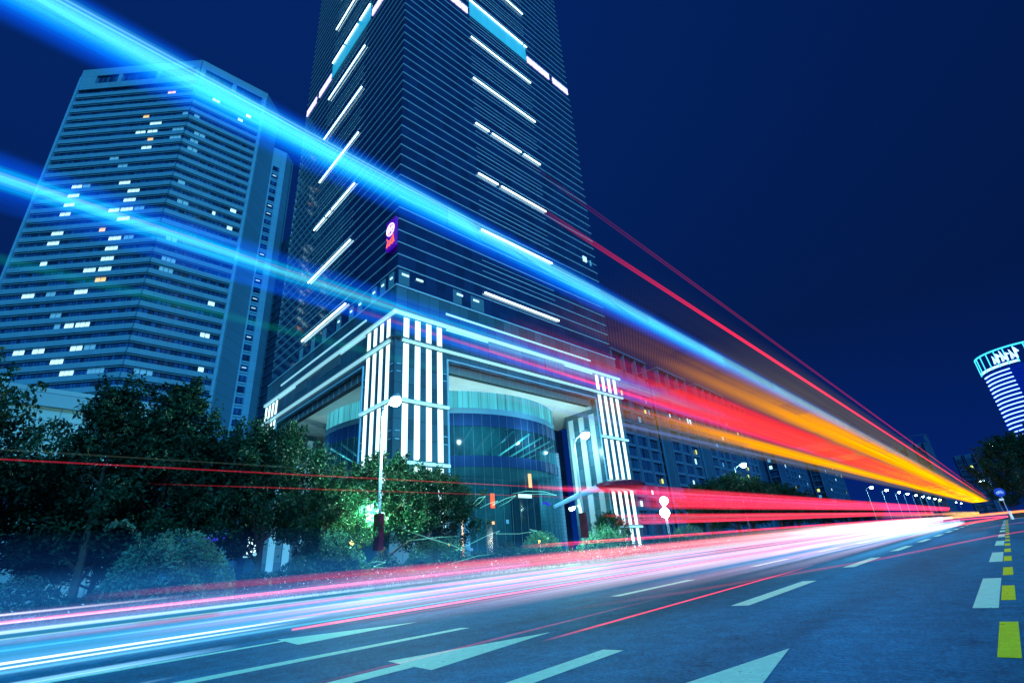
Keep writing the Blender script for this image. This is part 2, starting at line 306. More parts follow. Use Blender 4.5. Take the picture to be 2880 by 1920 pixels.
# podium
ZS = 25.95
MB().box(0, S + .5, 0, S, 27.75, ZP - .5).build('podium_wall', M['stone'], T)
MB().box(0, S + .5, 0, S, ZP - .5, ZP).build('parapet', M['stone'], T)
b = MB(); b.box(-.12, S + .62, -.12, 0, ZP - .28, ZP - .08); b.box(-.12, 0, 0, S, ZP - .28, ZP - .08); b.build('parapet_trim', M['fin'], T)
MB().box(1.2, S - 1, 1.2, S - 1, ZS, 27.75).build('soffit', M['soffit'], T)
for face in (0, 1):
    # louvre strip over the opening
    def fb(b, a, c, d0, d1, z0, z1):
        return b.box(a, c, d0, d1, z0, z1) if face == 0 else b.box(d0, d1, a, c, z0, z1)
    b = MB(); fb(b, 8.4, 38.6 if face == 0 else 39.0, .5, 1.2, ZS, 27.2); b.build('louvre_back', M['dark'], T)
    b = MB()
    for j in range(7): fb(b, 8.5, 38.5, .38, .5, ZS + .08 + j * .17, ZS + .15 + j * .17)
    for j in range(17): fb(b, 8.5 + j * 1.87, 8.56 + j * 1.87, .3, .38, ZS, 27.2)
    b.build('louvre', M['steel'], T)
    b = MB(); fb(b, 8.1, 40.3, 0, .5, 27.2, 27.75); b.build('opening_lintel', M['stone'], T)
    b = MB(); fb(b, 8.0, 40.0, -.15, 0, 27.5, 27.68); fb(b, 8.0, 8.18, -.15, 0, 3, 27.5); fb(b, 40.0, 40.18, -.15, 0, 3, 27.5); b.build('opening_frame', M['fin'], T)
    # cornice bands
    for z0, z1 in ((32.35, 32.75), (28.62, 28.95)):
        b = MB(); fb(b, -.35 if z0 > 30 else 1.0, S + (.85 if face == 0 else 0), -.35, 0, z0, z1); b.build('light_band', M['band_light'], T)
        b = MB(); fb(b, 0, S, -.5, 0, z1, z1 + .12); b.build('cornice_ledge', M['stone'], T)
    for z0 in (20.6, 13.1, 6.0):
        for p0, p1 in ((.9, 8.1), (40.2, S + .4 * (1 - face))):
            b = MB(); fb(b, p0, p1, -.35, 0, z0, z0 + .33); b.build('light_band', M['band_light'], T)
    # thin light strips
    b = MB(); fb(b, 8.0, 40.1, -.1, 0, 34.45, 34.75); b.build('light_strip', M['band_light'], T)
    for a, c in ((8.0, 15.6), (32.7, 40.1)):
        b = MB(); fb(b, a, c, -.1, 0, 32.0, 32.22); b.build('light_strip', M['band_light'], T)
    for a, c in ((15.7, 22.5), (28, 32.6)):
        b = MB()
        for j in range(11): fb(b, a, c, -.06, .0, 30.6 + j * .16, 30.68 + j * .16)
        b.build('wall_louvre', M['steel'], T)
    # glowing stripe panels on the pillars
    for base in (1.24, 40.9):
        for j in range(4):
            a = base + j * 1.735
            for z0, z1 in ((29.25, 32.1), (21.15, 28.4), (13.65, 20.4), (6.5, 12.9), (2.8, 5.9))[:5 if base > 10 and face == 0 else 4]:
                bb = MB(); fb(bb, a, a + .78, -.06, 0, z0, z1); bb.build('light_panel', M['panel_light'], T)
    b = MB()
    for zz in (25.4, 24.4, 16.9, 15.9, 10, 9):
        for a in (.35, 8.1 - .75, 40.2, S - .65): fb(b, a, a + .55, -.08, 0, zz, zz + .1)
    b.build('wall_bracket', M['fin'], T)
MB().box(0, 8.1, 0, 8.1, -1, 27.75).build('corner_pillar', M['stone'], T)
MB().box(40.2, S + .5, 0, 7.5, -1, 27.75).build('pillar', M['stone'], T)
MB().box(0, 7.5, 40.0, S, -1, 27.75).build('pillar', M['stone'], T)
MB().box(36.5, S, 15, S, -1, ZS).build('rear_wall', M['curtain'], T)
MB().box(12, 36.5, 38, S, -1, ZS).build('rear_wall', M['curtain'], T)
M['pale_strip'] = mat('pale inner stripe', (.5, .62, .66), .5, emit=(.1, .3, .42), es=.35)
for yy in (1.0, 3.4, 5.8):
    MB().box(40.12, 40.2, yy, yy + 1.1, 1, 25).build('inner_stripe', M['pale_strip'], T)
    MB().box(yy, yy + 1.1, 39.92, 40.0, 1, 25).build('inner_stripe', M['pale_strip'], T)
MB().box(33.5, 39.0, 9, 9.4, -1, 19.5).build('tiled_wall', panel_mat('pale tiled wall', (.2, .34, .42), 1.2, .6, .06, .5), T)
# curved atrium
cx0, r0 = 24.3, 21.2
def drum(name, z0, z1, r, m, a0=-185, a1=-60, n=48, th=.2):
    b = MB()
    A = [math.radians(a0 + (a1 - a0) * i / n) for i in range(n + 1)]
    for rr, flip in ((r, 0), (r - th, 1)):
        k0 = len(b.v)
        for a in A: b.v += [(cx0 + rr * math.cos(a), cx0 + rr * math.sin(a), z0), (cx0 + rr * math.cos(a), cx0 + rr * math.sin(a), z1)]
        for i in range(n):
            q = (k0 + 2 * i, k0 + 2 * i + 2, k0 + 2 * i + 3, k0 + 2 * i + 1); b.f.append(q[::-1] if flip else q)
    h = 2 * (n + 1)
    for i in range(n): b.f += [(2 * i, h + 2 * i, h + 2 * i + 2, 2 * i + 2), (2 * i + 1, 2 * i + 3, h + 2 * i + 3, h + 2 * i + 1)]
    return b.build(name, m, T)
def drum_mat(name, emitc, es, trans=0, base=(.05, .25, .3), streak=.5):
    m = bpy.data.materials.new(name); m.use_nodes = True; t = m.node_tree; b = t.nodes['Principled BSDF']
    tc = t.nodes.new('ShaderNodeTexCoord'); sp = t.nodes.new('ShaderNodeSeparateXYZ')
    mp = t.nodes.new('ShaderNodeVectorMath'); mp.operation = 'SUBTRACT'; mp.inputs[1].default_value = (cx0, cx0, 0)
    t.links.new(tc.outputs['Object'], mp.inputs[0]); t.links.new(mp.outputs[0], sp.inputs[0])
    at = t.nodes.new('ShaderNodeMath'); at.operation = 'ARCTAN2'; t.links.new(sp.outputs[1], at.inputs[0]); t.links.new(sp.outputs[0], at.inputs[1])
    sc = t.nodes.new('ShaderNodeMath'); sc.operation = 'MULTIPLY'; sc.inputs[1].default_value = 13.5; t.links.new(at.outputs[0], sc.inputs[0])
    fl = t.nodes.new('ShaderNodeMath'); fl.operation = 'FLOOR'; t.links.new(sc.outputs[0], fl.inputs[0])
    wn = t.nodes.new('ShaderNodeTexWhiteNoise'); wn.noise_dimensions = '1D'; t.links.new(fl.outputs[0], wn.inputs['W'])
    n = t.nodes.new('ShaderNodeTexNoise'); n.noise_dimensions = '1D'; n.inputs['Scale'].default_value = 2.5; n.inputs['Detail'].default_value = 4; t.links.new(sc.outputs[0], n.inputs['W'])
    a = t.nodes.new('ShaderNodeMath'); a.operation = 'MULTIPLY_ADD'; a.inputs[1].default_value = streak; t.links.new(wn.outputs[0], a.inputs[0]); 
    a2 = t.nodes.new('ShaderNodeMath'); a2.operation = 'MULTIPLY_ADD'; a2.inputs[1].default_value = .9; a2.inputs[2].default_value = .25; t.links.new(n.outputs[0], a2.inputs[0]); t.links.new(a2.outputs[0], a.inputs[2])
    fr = t.nodes.new('ShaderNodeMath'); fr.operation = 'FRACT'; t.links.new(sc.outputs[0], fr.inputs[0])
    gt = t.nodes.new('ShaderNodeMath'); gt.operation = 'GREATER_THAN'; gt.inputs[1].default_value = .045; t.links.new(fr.outputs[0], gt.inputs[0])
    ml = t.nodes.new('ShaderNodeMath'); ml.operation = 'MULTIPLY'; t.links.new(a.outputs[0], ml.inputs[0]); t.links.new(gt.outputs[0], ml.inputs[1])
    es_ = t.nodes.new('ShaderNodeMath'); es_.operation = 'MULTIPLY'; es_.inputs[1].default_value = es; t.links.new(ml.outputs[0], es_.inputs[0])
    b.inputs['Base Color'].default_value = (*base, 1); b.inputs['Roughness'].default_value = .12; b.inputs['IOR'].default_value = 1.6
    b.inputs['Emission Color'].default_value = (*emitc, 1); t.links.new(es_.outputs[0], b.inputs['Emission Strength'])
    if trans:
        tr = t.nodes.new('ShaderNodeBsdfTransparent'); tr.inputs[0].default_value = (.35, .75, .8, 1); mx = t.nodes.new('ShaderNodeMixShader'); mx.inputs[0].default_value = trans
        o_ = t.nodes['Material Output']; t.links.new(b.outputs[0], mx.inputs[1]); t.links.new(tr.outputs[0], mx.inputs[2]); t.links.new(mx.outputs[0], o_.inputs[0])
    return m
M['frost'] = drum_mat('lit frosted glass', (.08, .58, .70), .75)
M['spandrel'] = drum_mat('navy spandrel glass', (.0, .02, .12), .3, base=(.01, .04, .12))
M['clear'] = drum_mat('atrium glass', (.01, .13, .24), .3, trans=.68, streak=.25, base=(.01, .05, .08))  # clear glass also carries the lobby glow as emission
drum('frosted_glass', 23.3, ZS, r0, M['frost']); drum('drum_sill', 22.5, 23.3, r0 + .12, mat('pale sill band', (.12, .36, .5), .4))
drum('spandrel', 20.6, 22.5, r0 + .05, M['spandrel']); drum('spandrel', 14.7, 16.3, r0 + .05, M['spandrel'])
drum('atrium_glass', 16.3, 20.6, r0, M['clear']); drum('atrium_glass', 1.0, 14.7, r0, M['clear'])
b = MB()
for i in range(34):
    a = math.radians(-185 + i * 125 / 33); x = cx0 + (r0 + .1) * math.cos(a); y_ = cx0 + (r0 + .1) * math.sin(a)
    b.tube([(x, y_, 1), (x, y_, ZS)], .025, 4)
b.build('drum_mullion', mat('dark mullion', (.06, .16, .22), .4), T)
MB().prism([(cx0 + 20 * math.cos(math.radians(a)), cx0 + 20 * math.sin(math.radians(a))) for a in range(0, 360, 10)], 15.0, 15.6).build('gallery_floor', mat('gallery floor', (.2, .3, .32), .6), T)
MB().prism([(cx0 + 12 * math.cos(math.radians(a)), cx0 + 12 * math.sin(math.radians(a))) for a in range(0, 360, 12)], .5, ZS).build('core_wall', mat('atrium core wall', (.10, .3, .33), .6, var=.3, vscale=.2), T)
b = MB()
for i in range(14):
    a = math.radians(-190 + i * 10); b.tube([(cx0 + 12 * math.cos(a), cx0 + 12 * math.sin(a), 16.8), (cx0 + 20.6 * math.cos(a + .12), cx0 + 20.6 * math.sin(a + .12), 20.4)], .16, 5)
b.build('atrium_rib', mat('pale atrium rib', (.55, .7, .7), .5), T)
def plight(name, loc, e_, col, parent, r=.4):
    L = bpy.data.lights.new(name, 'POINT'); L.energy = e_; L.color = col; L.shadow_soft_size = r; L.specular_factor = 0 if name == 'recess_fill_light' else 1
    o = bpy.data.objects.new(name, L); C.objects.link(o); o.location = loc; o.parent = parent; return o
for x, y_, z_, e_ in ((13, 2.6, 19, 1300), (25, 1.3, 19, 1500), (36, 3.0, 19, 1500), (2.6, 15, 19, 260), (1.4, 25, 19, 260), (24, 6, 18.3, 1500), (6, 24, 18, 700), (18, 7, 9, 900), (11, 13, 11, 900), (32, 7.5, 11, 1000)):
    plight('recess_fill_light', (x, y_, z_), e_, (.55, .95, 1), T, .05)  # added fill lights for soffit and atrium; no lamp fittings stand here
# shop fronts and signs behind the lower glass
for (x, y_, z_, wd, ht, m) in ((24.5, 2.9, 11.9, .55, 2.0, 'warm_lit'), (22.3, 3.0, 10.4, 2.6, .5, 'cool_lit'), (17.8, 3.9, 9.0, .6, 1.9, 'neon_red')):
    MB().box(x, x + wd, y_ - .35, y_ - .2, z_, z_ + ht).build('lit_sign', M[m], T)
MB().tube([(27, 2.6, 9.6), (27.6, 2.6, 9.9), (28.3, 2.7, 9.5), (29, 2.8, 9.8)], .12, 5).build('neon_stroke', M['neon_blue'], T)
b = MB()
for zz in (14, 15, 12): b.box(11.0, 11.25, 4.6, 4.75, zz, zz + .5)
b.build('lit_sign', M['cool_lit'], T)
rs = random.Random(8)
for k in range(26):
    a = math.radians(rs.uniform(-172, -92)); x = cx0 + 21.6 * math.cos(a); y_ = cx0 + 21.6 * math.sin(a); z_ = rs.uniform(3.0, 7.5)
    MB().box(x, x + rs.uniform(.15, .5), y_, y_ + .08, z_, z_ + rs.uniform(.12, .6)).build('shop_light', M[rs.choice(['cool_lit', 'cyan_lit', 'warm_lit', 'cyan_lit'])], T)
# lens-shaped entrance canopy beside the far pillar
cb = MB(); n1, n2 = 24, 10
for i in range(n2 + 1):
    th = PI * i / n2
    for j in range(n1):
        ph = 2 * PI * j / n1
        cb.v.append((40.6 + 6.2 * math.sin(th) * math.cos(ph), -2.2 + 2.6 * math.sin(th) * math.sin(ph), 12.2 + .95 * math.cos(th) + .06 * math.sin(th) * math.cos(ph) * 6))
for i in range(n2):
    for j in range(n1): cb.f.append((i * n1 + j, (i + 1) * n1 + j, (i + 1) * n1 + (j + 1) % n1, i * n1 + (j + 1) % n1))
M['canopy'] = mat('dark red glossy canopy', (.18, .02, .05), .25, var=.4, vscale=1.2)
cn = cb.build('entrance_canopy', M['canopy'], T, smooth=True)
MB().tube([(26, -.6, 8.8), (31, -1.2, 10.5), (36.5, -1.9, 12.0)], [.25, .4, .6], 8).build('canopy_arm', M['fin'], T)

# ---------------------------------------------------------------- office tower on the left
D1 = 160.0
A0 = math.radians(49.4); B0 = math.radians(4.42)
uA = Vector((math.sin(A0), math.cos(A0))); uB = Vector((math.sin(B0), math.cos(B0)))
cr = Vector((-.98904 * D1, .14764 * D1)); pl = cr - uA * .2695 * D1; pb = cr + uB * .1375 * D1; pc = Vector((-1.0161 * D1, .3297 * D1))
O = empty('office_tower', (cr.x, cr.y, 0), 0, 'pale concrete office tower of many ribbon window floors with scattered lit rooms', 'office tower')
def loc2(p): return (p[0] - cr.x, p[1] - cr.y)
ZB = 1.0877 * D1 + 1
pd = pc + uB * .034 * D1; pe = pd + (pc - pb).normalized() * .03 * D1; 
foot = [loc2(p) for p in (pl, cr, pb, pc, pc + Vector((-45, 8)), pl + Vector((-30, 8)))]
M['white_clad'] = panel_mat('pale cladding', (.14, .32, .44), 3.2, 1.8, .06, .5, 1.45, gap=(.07, .16, .24), mortar=.03)
M['dim_clad'] = panel_mat('plain cladding panels', (.15, .38, .56), 2.6, 3.6, .05, .5, 1.45, gap=(.06, .15, .25), mortar=.04)
M['ribbon'] = panel_mat('ribbon window glass', (.016, .075, .20), 1.32, 3.58, .6, .15, 1.6, gap=(.004, .012, .03), mortar=.10)
MB().prism(foot, 0, ZB - 1.2).build('window_ribbon', M['ribbon'], O)
nrm = lambda u: Vector((u.y, -u.x))
uC = (pc - pb).normalized()
bs = MB(); bl = MB(); bt = MB()
ztop = 1.0227 * D1 + 1
FH = .02235 * D1
def strip(b, u0, p0, L, T_, z0, z1): b.obox(loc2(p0), u0, L, nrm(u0), T_, z0, z1)
LA, LB, LC = .2695 * D1, .1375 * D1, (pc - pb).length
nf = 47
for i in range(nf):
    zt = ztop - i * FH        # top of a ribbon window
    z0, z1 = zt - FH + .1, zt - FH * .50 - .15
    if z0 < 0: break
    strip(bs, uA, pl, LA + .15, .55, z0, z1); strip(bs, uB, cr, LB, .55, z0, z1)
    strip(bl, uA, pl, LA + .08, .28, z0 - .42, z0 - .22); strip(bl, uB, cr, LB, .28, z0 - .42, z0 - .22)
    strip(bt, uA, pl, LA, .12, zt - .5, zt - .44); strip(bt, uB, cr, LB, .12, zt - .5, zt - .44)
bs.build('spandrel', M['white_clad'], O); bl.build('window_sill', M['white_clad'], O); bt.build('window_transom', M['dark'], O)
b = MB()
for u0, p0, L in ((uA, pl, LA), (uB, cr, LB)):
    strip(b, u0, p0, L + .2, .6, ZB - 3.6, ZB); strip(b, u0, p0, L + .2, .6, ztop + .2, ztop + 2.9)
    n = 3 if L > 30 else 2
    for k in range(n + 1): strip(b, u0, p0 + u0 * (L - 1.4) * k / n, 1.4, .55, ztop + 2.9, ZB - 3.6)
    strip(b, u0, p0, 6 if L > 30 else 1.5, .58, ztop + 2.9, ZB - 3.6)
b.build('crown', M['white_clad'], O)
b = MB(); strip(b, uA, pl - uA * .0, .9, .8, 0, ZB - 3.7); strip(b, uB, pb - uB * .9, .9, .8, 0, ZB - 3.7); strip(b, uC, pb, LC, .5, 0, ZB); b.build('corner_pier', M['dim_clad'], O)
# rear wing with its strip of stair windows
ZW = .985 * D1
wf = [loc2(p) for p in (pc, pd, pd + uC * .035 * D1, pd + uC * .035 * D1 + Vector((-30, 10)), pc + Vector((-30, -2)))]
MB().prism(wf, 0, ZW).build('rear_wing', M['dim_clad'], O)
b = MB(); wn_ = MB(); k = 0; z = ZW - 9
while z > 3:
    strip(wn_, uB, pc + uB * 1.0, 2.3, .12, z - 2.0, z); strip(b, uB, pc + uB * 1.0, 2.3, .2, z - 2.75, z - 2.65); z -= FH; k += 1
wo = wn_.build('stair_window', M['ribbon'], O); wo['kind'] = 'stuff'; b.build('stair_sill', M['white_clad'], O)
# lit rooms: image positions read off the photo and moved on to the two faces once (face, metres along it, floor, width, tone)
LIT = [
 ('A', 11.0, 12, 3.4, 0), ('A', 14.6, 12, 2.4, 2), ('A', 10.8, 13, 3.6, 0), ('A', 10.6, 14, 3.4, 0), ('A', 10.4, 15, 3.4, 0),
 ('A', 10.0, 17, 3.6, 0), ('A', 9.8, 18, 3.6, 0), ('A', 9.9, 20, 2.2, 0),
 ('A', 27.3, 4, 2.2, 1), ('A', 30.4, 5, 4.0, 0), ('A', 26.4, 6, 3.4, 0), ('A', 30.4, 6, 3.4, 0), ('A', 31.2, 7, 2.0, 1), ('A', 30.0, 8, 3.4, 0),
 ('A', 20.4, 9, 3.0, 3), ('A', 24.0, 10, 3.2, 3), ('A', 26.2, 12, 3.6, 0), ('A', 29.8, 13, 3.8, 0), ('A', 29.4, 14, 3.8, 0),
 ('A', 29.4, 15, 3.8, 0), ('A', 33.6, 15, 3.2, 2), ('A', 25.6, 15, 3.4, 0), ('A', 29.2, 16, 3.8, 0), ('A', 24.6, 17, 2.0, 1), ('A', 28.4, 18, 3.8, 0), ('A', 33.0, 18, 3.0, 2),
 ('A', 28.3, 19, 3.8, 0), ('A', 28.0, 20, 3.8, 0), ('A', 23.8, 21, 3.6, 0), ('A', 28.2, 21, 3.8, 0), ('A', 28.2, 22, 3.2, 1),
 ('A', 8.0, 23, 3.6, 0), ('A', 15.0, 23, 2.8, 2), ('A', 23.2, 23, 3.8, 0), ('A', 18.4, 25, 3.2, 2), ('A', 23.5, 26, 2.6, 0), ('A', 26.6, 26, 4.0, 0), ('A', 20.6, 26, 1.8, 2),
 ('A', 27.2, 28, 3.4, 0), ('A', 31.0, 28, 3.2, 2), ('A', 11.5, 28, 3.2, 0), ('A', 16.8, 28, 3.4, 0), ('A', 22.8, 29, 3.6, 0), ('A', 26.4, 30, 3.8, 0), ('A', 33.8, 30, 4.6, 2),
 ('A', 38.8, 6, 3.8, 2), ('A', 38.6, 7, 3.8, 2), ('A', 40.8, 4, 2.0, 2), ('A', 10, 30, 3, 2), ('A', 8, 31, 3, 0),
 ('B', 1.4, 4, 1.8, 2), ('B', 2.6, 6, 3.4, 2), ('B', 2.0, 7, 2.4, 2), ('B', 1.8, 8, 3.0, 2), ('B', 1.6, 12, 2.2, 2), ('B', 2.6, 14, 3.2, 2), ('B', 17.4, 13, 2.0, 0), ('B', 17.4, 15, 1.8, 0),
 ('B', 2.2, 18, 3.0, 2), ('B', 2.4, 20, 3.6, 2), ('B', 2.4, 21, 3.6, 2), ('B', 16.4, 23, 2.0, 0), ('B', 16.0, 26, 2.6, 0), ('B', 17.2, 29, 1.6, 0), ('B', 2.5, 30, 4.4, 2),
 ('B', 5.4, 1, 2.4, 0), ('B', 16.5, 1, 1.8, 1), ('A', 33.5, 1, 2.8, 1), ('B', 14.2, 2, 1.8, 0), ('B', 12.5, 14, 1.0, 0)]
random.seed(4)
for f, a, fl, wd, tone in LIT:
    zt = ztop - fl * FH; u0, p0 = (uA, pl) if f == 'A' else (uB, cr)
    b = MB(); n = max(1, int(wd / 1.15))
    for k in range(n): strip(b, u0, p0 + u0 * (a + k * wd / n), wd / n * .86, .09, zt - 1.62, zt - .12)
    b.build('lit_window', M[['cool_lit', 'warm_lit', 'cyan_lit', 'cyan_lit'][tone]], O)
for f, a, fl, wd in (('B', 8, 33, 7), ('B', 17, 34, 5), ('A', 39, 34, 4)):
    zt = ztop - fl * FH; u0, p0 = (uA, pl) if f == 'A' else (uB, cr)
    b = MB(); strip(b, u0, p0 + u0 * a, wd, .1, zt - 2.0, zt - .1); b.build('lit_window', M['cyan_lit'], O)
for k in (1, 5, 6, 11, 14, 16, 17, 20, 23):
    b = MB(); strip(b, uB, pc + uB * 1.4, 1.3, .2, ZW - 10 - k * FH, ZW - 9.8 - k * FH); b.build('stair_light', M['cool_lit'], O)

# dark neighbour seen between the two towers
db = empty('dark_tower', (-150, 62, 0), 0, 'unlit dark slab tower squeezed between the office tower and the glass tower', 'tower')
MB().box(-30, 0, 0, 26, 0, 118).build('wall', panel_mat('unlit glass', (.01, .03, .08), 3, 3.4, .3, .3), db)
b = MB()
for i in range(33): b.box(-30, .2, -.2, 26, 3 + i * 3.4, 3.5 + i * 3.4)
b.build('floor_band', mat('dark band', (.03, .07, .14), .6), db)

# ---------------------------------------------------------------- apartment towers on the right of the podium
M['apt'] = panel_mat('pale apartment wall', (.05, .15, .27), 3.0, 3.0, .08, .7, gap=(.05, .14, .25), mortar=.05)
M['apt_glass'] = panel_mat('apartment window glass', (.012, .05, .13), 1.4, 3.0, .6, .2, gap=(.06, .15, .22), mortar=.07)
M['yellow_lit'] = emi('yellow lit window', (.75, .85, .25), 1.2)
def apartment(x, y0, y1, h, label, seed, lit=10, depth=14, crown=True, grp='apartment towers beyond the podium', wall='apt'):
    rnd = random.Random(seed)
    a = empty('apartment_tower', (x, y0, g(y0)), 0, label, 'apartment tower', grp); L = y1 - y0
    MB().box(-depth, 0, 0, L, 0, h).build('wall', M[wall], a)
    # three window bays on the street face and two on the near end, with piers between
    gl = MB(); rb = MB(); sl_ = rb
    nb_ = max(3, int(L / 5.5)); bw = L / nb_
    for i in range(nb_):
        c0, c1 = i * bw + .5, (i + 1) * bw - .5
        gl.box(0, .12 + .25 * (i % 2), c0, c1, 2, h - 2.5)
        rb.box(0, .7, c0 - .32, c0, 1, h); rb.box(0, .7, c1, c1 + .3, 1, h - .8)
        for f in range(int((h - 4) / 3)): sl_.box(0, .5, c0, c1, 2.6 + f * 3, 3.25 + f * 3)
    for (e0, e1) in ((-depth + 1, -depth + 4.8), (-6, -2)):
        gl.box(e0, e1, -.12, 0, 2, h - 2.5); rb.box(e0 - .3, e0, -.6, 0, 1, h); rb.box(e1, e1 + .3, -.6, 0, 1, h)
        for f in range(int((h - 4) / 3)): sl_.box(e0, e1, -.45, 0, 2.6 + f * 3, 3.2 + f * 3)
    o = gl.build('window', M['apt_glass'], a); o['kind'] = 'stuff'
    rb.build('facade_grid', M[wall], a)
    if crown:
        b = MB()
        for i in range(0, nb_ + 1, 1): b.box(-.5, .7, min(i * bw, L - .5), min(i * bw, L - .5) + .5, h, h + 4.5 - (i % 2) * .0)
        b.box(-.6, .9, -.2, L + .2, h + 4.5, h + 5.0); b.box(-depth, -.6, -.2, .4, h + 4.5, h + 5.0)
        b.box(-depth, -depth + .5, 0, .5, h, h + 4.5); b.box(-7, -6.5, 0, .5, h, h + 4.5)
        b.build('roof_frame', M[wall], a)
    for k in range(lit):
        f = rnd.randrange(2, int(h / 3) - 2); i = rnd.randrange(nb_); yy = i * bw + .8 + rnd.random() * (bw - 2.6)
        bb = MB().box(.38, .45, yy, yy + rnd.uniform(.5, 1.1), 3.5 + f * 3, 3.5 + f * 3 + rnd.uniform(.8, 1.5)) if rnd.random() < .75 else MB().box(-5.5, -4.3, -.2, -.13, 3.5 + f * 3, 4.9 + f * 3)
        bb.build('lit_window', M[rnd.choice(['cyan_lit', 'cool_lit', 'yellow_lit', 'cool_lit'])], a)
    return a
apartment(-62, 108, 126, 44, 'pale apartment tower nearest the podium, tallest of the row, behind the striped pillar', 1, 14)
apartment(-61, 131, 149, 43, 'pale apartment tower second in the row behind the fan of red light', 2, 12)
apartment(-60, 154, 176, 42, 'pale apartment tower third in the row, its roof hidden by red light', 3, 10)
apartment(-60, 181, 196, 40, 'narrow apartment tower at the far end of the near row', 4, 8)
M['apt_far'] = panel_mat('distant apartment wall', (.04, .11, .24), 3.0, 3.0, .1, .8, gap=(.02, .07, .15), mortar=.05)
apartment(-66, 250, 285, 36, 'dim distant apartment block behind the round roadside trees', 5, 12, 16, False, 'distant apartment blocks', 'apt_far')
apartment(-62, 305, 345, 36, 'dim distant apartment block right of the roadside trees', 6, 14, 16, False, 'distant apartment blocks', 'apt_far')
apartment(-22, 400, 418, 44, 'faint gridded tower block near the end of the road', 7, 4, 16, True, 'distant apartment blocks', 'apt_far')
apartment(-2, 430, 452, 36, 'faint lower tower block left of the big right hand tree', 8, 4, 12, False, 'distant apartment blocks', 'apt_far')
# low tiled building far left
lb = empty('low_building', (-40, -14, 0), 0, 'low pale tiled building with a flat parapet behind the left hand trees', 'building')
MB().box(-16, 0, 0, 22.3, 0, 11.8).build('wall', panel_mat('pale square tiles', (.22, .42, .5), 1.1, 1.1, .05, .5, gap=(.12, .25, .33), mortar=.04), lb)
MB().box(-16.2, .25, -.2, 22.6, 11.8, 12.9).build('parapet', M['white_clad'], lb)
for k in range(5): MB().box(0, .12, 2 + k * 4, 4.6 + k * 4, 5, 7).build('window', M['ribbon'], lb)
# curved tower with blue rings, far right
bt_ = empty('round_tower', (32, 500, 13), 0, 'far curved high-rise with glowing blue white rings and a lit rooftop crown', 'tower')
rr = 24; HT = 109; 
def ring(name, z0, z1, r, m, a0, a1, n=20, th=.6):
    b = MB(); A = [math.radians(a0 + (a1 - a0) * i / n) for i in range(n + 1)]
    b.v = []
    for a in A: b.v += [(12 + r * math.cos(a), 12 + r * math.sin(a), z0), (12 + r * math.cos(a), 12 + r * math.sin(a), z1), (12 + (r - th) * math.cos(a), 12 + (r - th) * math.sin(a), z1), (12 + (r - th) * math.cos(a), 12 + (r - th) * math.sin(a), z0)]
    for i in range(n):
        for j in range(4): b.f.append((4 * i + j, 4 * i + 4 + j, 4 * i + 4 + (j + 1) % 4, 4 * i + (j + 1) % 4))
    b.f += [(0, 1, 2, 3), (4 * n + 3, 4 * n + 2, 4 * n + 1, 4 * n)]
    return b.build(name, m, bt_)
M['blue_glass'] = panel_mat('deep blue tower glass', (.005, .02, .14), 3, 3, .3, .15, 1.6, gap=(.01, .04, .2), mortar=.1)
nb = M['blue_glass'].node_tree.nodes['Principled BSDF']; nb.inputs['Emission Color'].default_value = (0, .02, .45, 1); nb.inputs['Emission Strength'].default_value = .5  # blue glow between the rings, put into the glass as emission
MB().prism([(12 + rr * math.cos(math.radians(a)), 12 + rr * math.sin(math.radians(a))) for a in range(0, 360, 8)], 0, HT - 14).build('wall', M['blue_glass'], bt_)
M['ring_light'] = emi('blue white ring light', (.22, .45, 1), 4)
for i in range(16): ring('light_ring', 93 - i * 2.95, 93.6 - i * 2.95, rr + .6, M['ring_light'], 192, 246)
ring('light_ring', 96.5, 98, rr + .8, M['ring_light'], 190, 262)
M['crown_lit'] = mat('lit crown frame', (.3, .6, .7), .5, emit=(.05, .7, 1), es=1.5)
ring('crown_rail', HT - 1, HT, rr + 1.2, M['crown_lit'], 180, 300)
for i in range(9):
    a = math.radians(184 + i * 13); MB().tube([(12 + (rr + .9) * math.cos(a), 12 + (rr + .9) * math.sin(a), HT - 13), (12 + (rr + .9) * math.cos(a), 12 + (rr + .9) * math.sin(a), HT - 1)], .35, 5).build('crown_post', M['crown_lit'], bt_)
for i, a in enumerate((232, 238, 244, 250, 256, 262)):
    a = math.radians(a); x, y_ = 12 + (rr + 1.4) * math.cos(a), 12 + (rr + 1.4) * math.sin(a)
    MB().tube([(x, y_, HT - 10), (x + .2, y_ - .3, HT - 4.5 + (i % 3)), (x + 1.6, y_ - .6, HT - 9 + (i % 2) * 3)], .7, 6).build('sign_letter', M['ring_light'], bt_)
sb = empty('slab_building', (20, 520, 13), 0, 'plain blue slab building low at the foot of the ringed tower', 'building')
MB().box(0, 9, 0, 12, 0, 62).build('wall', M['blue_glass'], sb)
MB().box(-.3, 9.3, -.3, 12.3, 62, 63).build('roof', M['apt_far'], sb)

